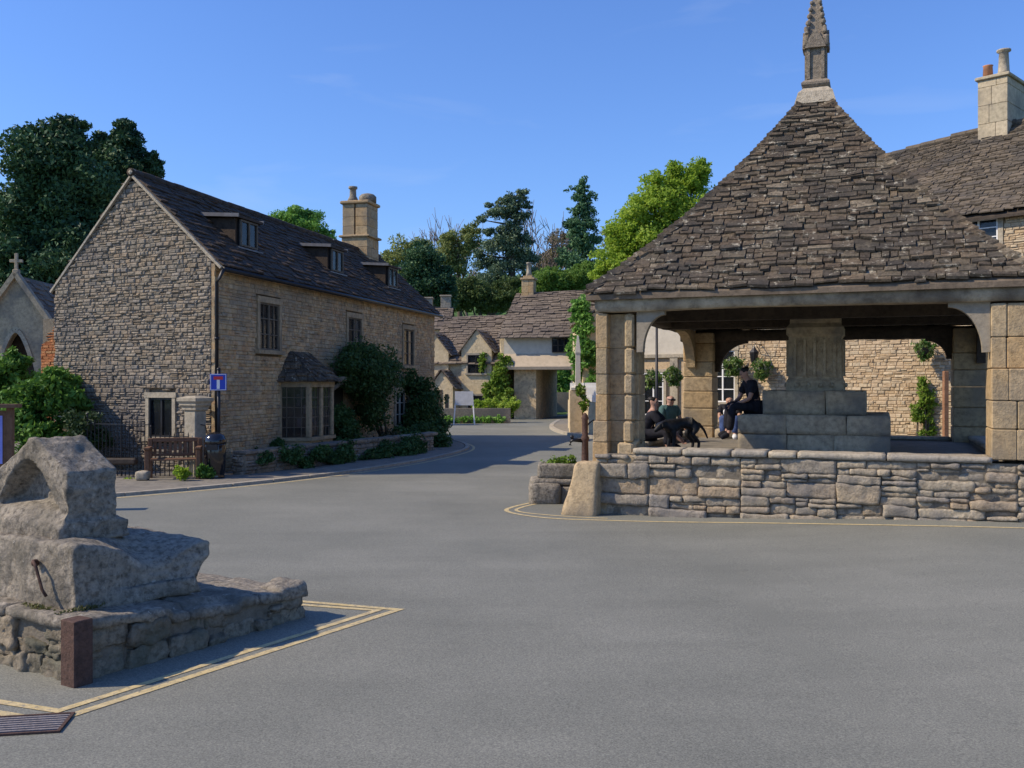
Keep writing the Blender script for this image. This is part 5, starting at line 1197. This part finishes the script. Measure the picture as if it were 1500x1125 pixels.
# things beyond the arch
mb = MB(); mb.bx(-2, 9, 0, .4, 0, 1.5); rubm = mb.build('garden_wall', M['gable_stone']); rubm.location = (0.5, 69, 0); tag(rubm, 'low grey wall seen through the lodge archway', 'garden wall')
shrub('garden_bush', 'rounded bush glimpsed at the left of the archway', (X(790, 66), 66, 0), [B(790, 580, 8, 14, 66, .5)], 1500, .1, M['mid'], seed=22)
shrub('garden_bush', 'dark trees glimpsed through the top of the archway', (X(812, 74), 74, 0), [B(812, 570, 40, 30, 74, 1.5), B(830, 545, 30, 30, 74, 1.5), B(795, 590, 16, 18, 72, 1)], 9000, .13, M['mid'], seed=23)
mb = MB(); mb.bx(1.8, 7, 63.8, 68, 0, .06); tag(mb.build('lawn', M['grass']), kind='structure')
# roofs beyond the long house
fh_ = empty('far_cottage', (X(640, 66), 66, 0), 0, 'pale cottage roof and twin chimneys behind the lodge roof', 'cottage')
mb = MB(); mb.bx(-2.5, 1.5, 0, 5, 0, 6.0); mb.build('wall', M['lodge_wall'], fh_)
rf = MB(); slates(rf, lambda t: V(-2.7, -.2, 5.8).lerp(V(-2.7, 2.5, 7.6), t), lambda t: V(1.0, -.2, 5.8).lerp(V(1.0, 2.5, 7.6), t), row_list(10, .7), (.3, .6), .05)
slates(rf, lambda t: V(1.0, 5.2, 5.8).lerp(V(1.0, 2.5, 7.6), t), lambda t: V(-2.7, 5.2, 5.8).lerp(V(-2.7, 2.5, 7.6), t), row_list(10, .7), (.3, .6), .05); rf.build('roof', M['lodge_slate'], fh_)
for x_, zt in ((-.85, 8.2), (.45, 8.35)):
    mb = MB(); ashlar(mb, x_ - .35, x_ + .35, 2.2, 2.9, 6.5, zt, .35); mb.cham(x_ - .42, x_ + .42, 2.13, 2.97, zt, zt + .1, .02); mb.build('chimney', M['dressed'], fh_)

# ------------------------------------------------------------------ trees
def tree(name, label, base, blobs, n, size, mat, trunk=.35, group='trees behind the village', seed=1, k=16, limbs=True, up=0., inner=.25, aspect=.5):
    b0 = Vector(base); e = empty(name, base, 0, label, 'tree', group)
    bl = [(b[0] - b0.x, b[1] - b0.y, b[2] - b0.z, *b[3:6]) for b in blobs]
    leafmesh('crown', bl, n, size, mat, e, seed, k=k, up=up, inner=inner, aspect=aspect)
    mb = MB(); top = max(b[2] for b in bl); cx_ = sum(b[0] for b in bl) / len(bl)
    mb.tube([(0, 0, -.5), (cx_ * .2, 0, top * .35), (cx_ * .5, 0, top * .7), (cx_ * .8, 0, top)], [trunk * 1.3, trunk, trunk * .6, trunk * .15], 9)
    if limbs:
        for b in bl: z = max(.5, b[2] * .6); mb.tube([(cx_ * .4, 0, z), (b[0] * .6, b[1] * .6, (z + b[2]) / 2), (b[0], b[1], b[2])], [trunk * .4, trunk * .25, trunk * .06], 6)
    mb.build('trunk', M['bark'], e, True); return e
tree('yew_tree', 'huge dark yew towering over the left end of the stone house', (X(70, 44), 44, 0), [B(70, 250, 48, 75, 44, 2.2), B(100, 215, 36, 45, 44, 1.5), B(45, 330, 48, 90, 44, 2.2), B(110, 320, 60, 110, 44, 2.2), B(20, 400, 42, 70, 43, 1.8), B(80, 420, 60, 80, 43, 1.8), B(95, 185, 14, 22, 44, .6), B(50, 210, 22, 32, 44, 1), B(5, 320, 12, 35, 44, 1)], 80000, .12, M['yew'], .7, seed=31, k=26)
tree('yew_tree', 'second dark yew with a lower pointed top behind the gable ridge', (X(185, 47), 47, 0), [B(180, 250, 34, 60, 47, 1.6), B(185, 205, 22, 30, 47, 1), B(205, 270, 26, 50, 47, 1.4), B(165, 320, 50, 90, 47, 2), B(225, 240, 10, 20, 47, .6), B(150, 215, 14, 25, 47, .8)], 42000, .12, M['yew'], .6, seed=32, k=22)
tree('broadleaf_tree', 'fresh green rounded tree showing over the long house ridge', (X(440, 62), 62, 0), [B(425, 335, 32, 32, 62, 1.4), B(458, 340, 32, 32, 62, 1.4), B(440, 325, 26, 24, 62, 1.2), B(400, 345, 18, 24, 62, 1), B(478, 352, 14, 20, 62, .8)], 22000, .1, M['mid'], .3, seed=33)
tree('pale_tree', 'thin yellow green budding tree right of the house chimney', (X(585, 100), 100, 3), [B(585, 385, 34, 38, 100, 2), B(610, 370, 24, 26, 100, 2), B(565, 400, 20, 30, 100, 2)], 9000, .17, M['pale'], .3, seed=34, inner=.1)
tree('yew_tree', 'dark rounded evergreen just right of the house chimney', (X(622, 76), 76, 1), [B(622, 405, 36, 48, 76, 1.8), B(615, 375, 20, 24, 76, 1), B(645, 420, 22, 40, 76, 1.4), B(598, 425, 16, 34, 76, 1)], 30000, .12, M['yew'], .35, seed=35)
tree('pale_tree', 'pale feathery tree between the dark evergreen and the cedar', (X(675, 104), 104, 4), [B(668, 370, 26, 40, 104, 2), B(690, 350, 20, 28, 104, 2), B(650, 385, 18, 30, 104, 2)], 9000, .17, M['pale'], .3, seed=36, inner=.05)
tree('green_tree', 'mid green trees below the cedar above the lodge roof', (X(700, 82), 82, 2), [B(690, 430, 30, 30, 82, 1.6), B(722, 440, 26, 24, 82, 1.5), B(670, 440, 18, 24, 82, 1.2), B(745, 430, 24, 28, 82, 1.4)], 20000, .12, leaf('olive foliage', [(.06, .1, .03), (.1, .15, .045), (.15, .2, .06)]), .3, seed=37)
# cedar with flat tiers
ce = empty('cedar_tree', (X(747, 88), 88, 3), 0, 'tall ragged cedar with flat dark tiers above the lodge', 'tree', 'trees behind the village'); b0 = V(X(747, 88), 88, 3)
tiers = [B(765, 282, 12, 6, 88, .9), B(752, 292, 20, 8, 88, 1.2), B(735, 296, 14, 5, 88, 1), B(716, 300, 8, 4, 88, .6), B(730, 312, 26, 8, 88, 1.5), B(762, 318, 18, 9, 88, 1.2), B(705, 322, 9, 6, 88, .7), B(745, 335, 22, 12, 88, 1.5), B(716, 340, 10, 8, 88, .9), B(765, 350, 20, 10, 88, 1.4), B(730, 362, 30, 12, 88, 1.8), B(700, 372, 12, 8, 88, 1), B(775, 378, 22, 10, 88, 1.5), B(745, 390, 40, 14, 88, 2.2), B(720, 408, 30, 14, 88, 2), B(780, 402, 20, 12, 88, 1.6), B(740, 425, 40, 18, 88, 2.2), B(748, 305, 22, 14, 88, 1.2), B(742, 350, 26, 18, 88, 1.6), B(760, 370, 26, 16, 88, 1.6), B(712, 385, 22, 12, 88, 1.4), B(772, 300, 8, 8, 88, .6)]
tl = [(b[0] - b0.x, b[1] - b0.y, b[2] - b0.z, *b[3:6]) for b in tiers]
leafmesh('crown', tl, 42000, .11, M['cedar'], ce, 38, k=16, inner=.3)
mb = MB(); tz = tl[0][2]; mb.tube([(0, 0, -1), (.1, 0, tz * .5), (.5, 0, tz * .85), (1.0, 0, tz)], [.5, .35, .16, .05], 8)
for b in tl: mb.tube([(.3 * b[2] / tz, 0, b[2] - .5), (b[0], b[1], b[2])], [.12, .03], 6)
mb.build('trunk', M['bark'], ce, True)
# bare trees
def bare(name, label, px, d, ztop, width, seed, base=3.0):
    e = empty(name, (X(px, d), d, base), 0, label, 'tree', 'trees behind the village'); rg = random.Random(seed); mt = MB(); mc = MB()
    def grow(p, dr, L, r, lev):
        q = p + dr * L; (mt if lev < 2 else mc).tube([p, (p + q) / 2 + V(rg.uniform(-.1, .1), rg.uniform(-.1, .1), 0) * L * .3, q], [r, r * .8, r * .6], 5 if lev < 3 else 3)
        if lev >= 6: return
        for _ in range(2 if lev < 1 else 3 if lev < 4 else 2):
            nd = (dr + V(rg.uniform(-1, 1) * width, rg.uniform(-1, 1) * width, rg.uniform(-.15, .45))).normalized(); grow(p + dr * L * rg.uniform(.55, 1), nd, L * rg.uniform(.64, .88), max(.035, r * .62), lev + 1)
    grow(V(0, 0, -.5), V(0, 0, 1), ztop * .33, .3, 0); mt.build('trunk', M['twig'], e, True); mc.build('crown', M['twig'], e, True); return e
bare('bare_tree', 'leafless grey tree between the cedar and the tall conifer', 795, 98, Z(292, 98) - 3, .62, 4)
bare('bare_tree', 'leafless grey tree behind the pale tree left of the cedar', 690, 110, Z(325, 110) - 4, .55, 9, 4)
# conifer
cf = empty('conifer_tree', (X(852, 88), 88, 3), 0, 'tall narrow conifer with one branch jutting left of its tip', 'tree', 'trees behind the village'); b0 = V(X(852, 88), 88, 3)
cb = []
for i in range(26):
    f = i / 25; y = 262 + f * 150; wpx = 5 + 37 * f ** .62 + U(-4, 4)
    for j in range(3): cb.append(B(857 - 8 * f + U(-.6, .6) * wpx, y + U(-3, 3), wpx * .5, 7, 88, wpx * .05))
cb += [B(838, 275, 10, 4, 88, .5), B(830, 280, 6, 4, 88, .4)]
leafmesh('crown', [(b[0] - b0.x, b[1] - b0.y, b[2] - b0.z, *b[3:6]) for b in cb], 34000, .115, M['conifer'], cf, 40, k=6)
mb = MB(); mb.tube([(0, 0, -1), (.2, 0, 10), (.3, 0, Z(262, 88) - 3)], [.45, .25, .03], 8); mb.build('trunk', M['bark'], cf, True)
tree('spring_tree', 'bright lime green tree rising left of the market roof', (X(965, 54), 54, 0), [B(1000, 265, 30, 28, 54, 1.4), B(970, 300, 40, 34, 54, 1.8), B(925, 345, 36, 30, 54, 1.6), B(1010, 310, 40, 50, 54, 1.8), B(960, 360, 60, 44, 54, 2), B(895, 385, 28, 26, 54, 1.2), B(1028, 252, 14, 20, 54, .8), B(920, 400, 46, 30, 54, 1.6), B(878, 405, 14, 16, 54, .8), B(985, 250, 10, 18, 54, .6), B(935, 315, 34, 30, 54, 1.5), B(965, 275, 26, 26, 54, 1.2), B(905, 350, 26, 28, 54, 1.2), B(1020, 262, 22, 30, 54, 1)], 46000, .1, M['spring'], .35, seed=42, k=24, up=.2)
tree('green_tree', 'rounded fresh green bushes above the archway roof ridge', (X(812, 80), 80, 2), [B(805, 412, 28, 22, 80, 1.5), B(838, 410, 26, 24, 80, 1.5), B(780, 425, 18, 16, 80, 1.2), B(860, 400, 20, 24, 80, 1.2)], 18000, .11, leaf('bright mid foliage', [(.09, .17, .03), (.15, .26, .045), (.21, .34, .06)], .35), .25, seed=43)
tree('pale_tree', 'pale tan budding tree behind the foot of the conifer', (X(822, 105), 105, 4), [B(822, 370, 22, 36, 105, 2), B(800, 390, 18, 24, 105, 2)], 6000, .16, leaf('tan buds', [(.13, .12, .06), (.18, .16, .08), (.2, .19, .09)], .3), .3, seed=44, inner=.05)
tree('pale_tree', 'pale tree showing between the conifer and the lime green tree', (X(905, 100), 100, 4), [B(905, 355, 24, 40, 100, 2), B(930, 345, 20, 30, 100, 2)], 7000, .16, M['pale'], .3, seed=45, inner=.1)
for i, (px, d, py, r) in enumerate([(560, 115, 425, 40), (640, 120, 430, 44), (720, 118, 430, 46), (800, 116, 430, 44), (880, 112, 425, 46)]):
    tree('wood_tree', ['dark tree low on the hill just behind the house chimney', 'dark tree low on the hill behind the rounded evergreen', 'dark tree low on the hill behind the cedar foot', 'dark tree low on the hill behind the green bushes', 'dark tree low on the hill behind the lime green tree'][i], (X(px, d), d, 5), [B(px, py, r, 30, d, 3), B(px + 18, py - 12, r * .6, 22, d, 2), B(px - 20, py - 6, r * .6, 24, d, 2)], 6000, .28, M['conifer'], .35, seed=50 + i)

# ------------------------------------------------------------------ people and dog
def hand_pts(w, f, side, curl=.5):
    """palm and five bent fingers as skin chains. w wrist, f pointing direction, side = thumb side"""
    f = f.normalized(); s = (side - f * side.dot(f)).normalized(); up = f.cross(s); vs = [w + f * .05]; ed = []; rd = [(.034, .02)]
    for i, (o_, L) in enumerate(((.028, .07), (.01, .08), (-.01, .075), (-.027, .06))):
        k0 = w + f * .095 + s * o_; k1 = k0 + (f * (1 - curl * .4) + up * curl * .5).normalized() * L * .55; k2 = k1 + (f * (1 - curl) + up * curl).normalized() * L * .45
        b_ = len(vs); vs += [k0, k1, k2]; ed += [(0, b_), (b_, b_ + 1), (b_ + 1, b_ + 2)]; rd += [.0105, .0095, .008]
    b_ = len(vs); t0 = w + f * .03 + s * .035; t1 = t0 + (f * .7 + s * .5).normalized() * .04; t2 = t1 + f * .03; vs += [t0, t1, t2]; ed += [(0, b_), (b_, b_ + 1), (b_ + 1, b_ + 2)]; rd += [.013, .011, .009]
    return vs, ed, rd
def person(label, loc, rz, J, shirt, trousers, shoes, hair=None, glasses=False, patch=None, scale=1.0, hair_long=False):
    e = empty('person', loc, rz, label, 'person'); e.scale = (scale,) * 3
    J = {k: Vector(v) for k, v in J.items()}
    dn = (J['head'] - J['neck']).normalized(); J['head'] = J['head'] - dn * .05; J['neck'] = J['neck'].lerp(J['chest'], .3)
    hd = (J['face']).normalized(); hup = (J['head'] - J['neck']).normalized(); lf = hup.cross(hd).normalized(); hd = lf.cross(hup)
    vs, ed, rd, ix = [], [], [], {}
    def add(nm, p, r, par=None):
        ix[nm] = len(vs); vs.append(Vector(p)); rd.append(r)
        if par: ed.append((ix[par], ix[nm]))
    add('pelvis', J['pelvis'], (.15, .11)); add('waist', J['pelvis'].lerp(J['chest'], .45), (.13, .1), 'pelvis'); add('chest', J['chest'], (.15, .11), 'waist'); add('neck', J['neck'], .06, 'chest')
    add('jaw', J['head'] - hup * .07 + hd * .025, (.058, .062), 'neck'); add('skull', J['head'] + hup * .02, (.074, .088), 'jaw'); add('crown', J['head'] + hup * .085, (.055, .065), 'skull')
    add('nose', J['head'] + hd * .105 - hup * .015, .014, 'skull')
    for s_, sg_ in (('l', 1), ('r', -1)):
        add('ear' + s_, J['head'] + lf * sg_ * .082 - hd * .005, .017, 'skull')
        add('sh' + s_, J['sh' + s_], .055, 'chest'); add('el' + s_, J['el' + s_], .042, 'sh' + s_); add('wr' + s_, J['wr' + s_], .028, 'el' + s_)
        f = (J['wr' + s_] - J['el' + s_]).normalized(); hv, he, hr = hand_pts(J['wr' + s_], f, -lf * sg_ if abs(f.dot(lf)) < .8 else V(0, 0, 1)); b_ = len(vs)
        vs += hv; rd += hr; ed += [(a + b_, c + b_) for a, c in he]; ed.append((ix['wr' + s_], b_))
        add('hip' + s_, J['hip' + s_], .09, 'pelvis'); add('kn' + s_, J['kn' + s_], .062, 'hip' + s_); add('an' + s_, J['an' + s_], .042, 'kn' + s_); add('to' + s_, J['to' + s_], .035, 'an' + s_)
    skin('body', vs, ed, rd, M['skin'], e)
    ids = lambda names: [ix[k] for k in names]
    def cloth(nm, names, edges, grow, mat, extra=None):
        v2 = [vs[ix[k]] if k in ix else extra[k] for k in names]; r2 = []
        for k in names:
            r = rd[ix[k]] if k in ix else .06; r = r if hasattr(r, '__len__') else (r, r); r2.append((r[0] + grow, r[1] + grow))
        return skin(nm, v2, [(names.index(a), names.index(b)) for a, b in edges], r2, mat, e)
    ex = {'sl' + s_: J['sh' + s_].lerp(J['el' + s_], .72) for s_ in 'lr'}; ex['col'] = J['chest'].lerp(J['neck'], .8)
    sh = cloth('shirt', ['chest', 'waist', 'pelvis', 'shl', 'shr', 'sll', 'slr', 'col'], [('chest', 'waist'), ('waist', 'pelvis'), ('chest', 'shl'), ('chest', 'shr'), ('shl', 'sll'), ('shr', 'slr'), ('chest', 'col')], .022, shirt, ex)
    if patch:
        mb = MB(); p = J['chest'] + (J['chest'] - J['pelvis']).normalized() * -.08 + patch[0]; mb.ball(p, .09, 10, 6, (.6, .6, .9)); mb.build('print', patch[1], e)
    ex2 = {'cf' + s_: J['kn' + s_].lerp(J['an' + s_], .93) for s_ in 'lr'}
    cloth('trousers', ['pelvis', 'hipl', 'hipr', 'knl', 'knr', 'cfl', 'cfr'], [('pelvis', 'hipl'), ('pelvis', 'hipr'), ('hipl', 'knl'), ('hipr', 'knr'), ('knl', 'cfl'), ('knr', 'cfr')], .02, trousers, ex2)
    for s_ in 'lr': skin('shoe', [J['an' + s_] - V(0, 0, .01), J['an' + s_].lerp(J['to' + s_], .5), J['to' + s_], J['to' + s_].lerp(J['an' + s_], -.2)], [(0, 1), (1, 2), (2, 3)], [(.066, .066), (.062, .06), (.056, .052), (.04, .035)], shoes, e)
    if hair:
        c = J['head'] + hup * .045 - hd * .022; skin('hair', [c - hup * .05 - hd * .03, c, c + hup * .06], [(0, 1), (1, 2)], [(.088, .085), (.1, .108), (.075, .078)], hair, e)
    mb = MB()
    if glasses:
        for sg_ in (-1, 1): mb.ball(J['head'] + hd * .092 + lf * sg_ * .036 + hup * .012, .03, 8, 5, (1, 1, .8))
        mb.tube([J['head'] + hd * .098 - lf * .02 + hup * .018, J['head'] + hd * .098 + lf * .02 + hup * .018], .008, 5)
        for sg_ in (-1, 1): mb.tube([J['head'] + hd * .09 + lf * sg_ * .06 + hup * .016, J['head'] + lf * sg_ * .086 + hup * .016], .006, 5)
        mb.build('sunglasses', M['gloss_black'], e)
    else:
        for sg_ in (-1, 1): mb.ball(J['head'] + hd * .084 + lf * sg_ * .032 + hup * .012, .012, 8, 5)
        mb.build('eyes', M['hair'], e)
    mb = MB(); mb.ball(J['head'] + hd * .084 - hup * .06, .018, 8, 5, (1, 1, .4)); mb.build('mouth', M['cloth_red'], e)
    return e
# seated man on the pedestal, facing left (local +x forward)
sp = mloc(cx - 1.03, cy - .5, 1.56)
person('person in dark clothes sitting hunched on the pedestal step, hands between the knees', (sp.x, sp.y, sp.z), R(188),
       dict(pelvis=(0, 0, .13), chest=(.1, 0, .5), neck=(.17, 0, .66), head=(.235, 0, .79), face=(1, 0, -.25), shl=(.1, .2, .56), shr=(.1, -.2, .56), ell=(.22, .25, .27), elr=(.22, -.25, .27), wrl=(.42, .07, .17), wrr=(.42, -.07, .17), hipl=(.06, .1, .12), hipr=(.06, -.1, .12), knl=(.5, .15, .14), knr=(.48, -.13, .16), anl=(.56, .14, -.36), anr=(.5, -.12, -.34), tol=(.7, .15, -.42), tor=(.64, -.13, -.4)),
       M['cloth_dark'], M['cloth_dark'], M['cloth_dark'], M['hair'])
sp = mloc(.32, 2.1, 1.08)
person('person in a black T-shirt leaning from the pillar to stroke the dog', (sp.x, sp.y, sp.z), uang,
       dict(pelvis=(0, 0, .12), chest=(.14, 0, .45), neck=(.16, 0, .6), head=(.16, 0, .74), face=(1, -.3, -.3), shl=(.14, .2, .5), shr=(.2, -.2, .48), ell=(.4, .2, .26), elr=(.42, -.2, .24), wrl=(.6, .1, .08), wrr=(.64, -.12, .04), hipl=(.06, .1, .12), hipr=(.06, -.1, .12), knl=(.46, .16, .16), knr=(.46, -.18, .14), anl=(.46, .16, -.09), anr=(.44, -.18, -.09), tol=(.6, .16, -.13), tor=(.58, -.18, -.13)),
       M['cloth_dark'], M['cloth_dark'], M['cloth_dark'], M['hair'], patch=(V(.05, -.13, .05), M['cloth_red']))
sp = mloc(.24, 4.55, 1.08)
person('person with bare head, sunglasses and teal shirt sitting on the low side wall', (sp.x, sp.y, sp.z), R(-55),
       dict(pelvis=(0, 0, .12), chest=(.03, 0, .46), neck=(.05, 0, .62), head=(.08, 0, .75), face=(1, -.15, -.05), shl=(.03, .2, .53), shr=(.03, -.2, .53), ell=(.1, .26, .28), elr=(.1, -.26, .28), wrl=(.3, .16, .18), wrr=(.3, -.16, .18), hipl=(.06, .1, .12), hipr=(.06, -.1, .12), knl=(.46, .15, .16), knr=(.46, -.15, .16), anl=(.48, .15, -.09), anr=(.48, -.15, -.09), tol=(.62, .16, -.13), tor=(.62, -.16, -.13)),
       M['cloth_teal'], M['cloth_dark'], M['cloth_dark'], None, True)
sp = mloc(1.25, DM - .75, FL)
mb = MB(); mb.rock(-.3, .3, -.2, .2, -.01, .2, .07, .015, 4, .03, 6); o = mb.build('low_stone', M['inner_stone'], None, True); o.location = sp; o.rotation_euler = (0, 0, uang); tag(o, 'low grey stone under the person in jeans by the rear pillar', 'stone')
person('person in jeans with a white bundle sitting low by the rear pillar', (sp.x, sp.y, sp.z + .2), R(-105),
       dict(pelvis=(-.05, 0, .11), chest=(.0, 0, .42), neck=(.03, 0, .55), head=(.07, 0, .66), face=(1, 0, -.2), shl=(0, .18, .48), shr=(0, -.18, .48), ell=(.12, .22, .26), elr=(.12, -.22, .26), wrl=(.3, .08, .22), wrr=(.3, -.08, .22), hipl=(.03, .1, .11), hipr=(.03, -.1, .11), knl=(.36, .14, .28), knr=(.36, -.14, .28), anl=(.42, .12, -.12), anr=(.42, -.12, -.12), tol=(.56, .13, -.165), tor=(.56, -.13, -.165)),
       M['cloth_dark'], M['cloth_jean'], M['cloth_white'], None)
mb = MB(); mb.rock(-.13, .13, -.09, .09, 0, .14, .04, .03, 8, .05, 8); o = mb.build('white_bundle', M['cloth_white'], None, True)
sp2 = Vector((sp.x, sp.y, sp.z + .2)) + V(math.cos(R(-105)), math.sin(R(-105)), 0) * .33 + V(0, 0, .3); o.location = sp2; tag(o, 'white folded bundle on the lap of the person in jeans', 'bundle')
# dog
dp = mloc(1.04, 1.62, FL)
dog = empty('dog', (dp.x, dp.y, dp.z), R(200), 'black long-tailed dog standing inside the market, head lowered left', 'dog')
dv = dict(rump=(-.3, 0, .5), loin=(-.1, 0, .5), chest=(.16, 0, .47), neck=(.3, .02, .5), head=(.39, .03, .46), muz=(.48, .04, .38), nose=(.51, .04, .36),
          t1=(-.4, 0, .48), t2=(-.5, .01, .36), t3=(-.56, .02, .22))
names = list(dv); vs = [Vector(dv[k]) for k in names]; rd = [.1, .1, .125, .075, .07, .042, .026, .03, .024, .014]
ed = [(0, 1), (1, 2), (2, 3), (3, 4), (4, 5), (5, 6), (0, 7), (7, 8), (8, 9)]
for sg_ in (-1, 1):
    b_ = len(vs); vs += [V(.37, .03 + sg_ * .06, .5), V(.38, .03 + sg_ * .085, .43)]; rd += [.022, .018]; ed += [(4, b_), (b_, b_ + 1)]
    b_ = len(vs); vs += [V(-.28, sg_ * .09, .4), V(-.2, sg_ * .1, .3), V(-.34, sg_ * .1, .16), V(-.32, sg_ * .1, .04), V(-.27, sg_ * .1, .025)]; rd += [.075, .05, .03, .025, .026]; ed += [(0, b_), (b_, b_ + 1), (b_ + 1, b_ + 2), (b_ + 2, b_ + 3), (b_ + 3, b_ + 4)]
    b_ = len(vs); vs += [V(.17, sg_ * .09, .36), V(.14, sg_ * .09, .24), V(.16, sg_ * .09, .12), V(.16, sg_ * .09, .04), V(.21, sg_ * .09, .025)]; rd += [.06, .036, .03, .025, .026]; ed += [(2, b_), (b_, b_ + 1), (b_ + 1, b_ + 2), (b_ + 2, b_ + 3), (b_ + 3, b_ + 4)]
skin('body', vs, ed, rd, M['fur'], dog, root=1)
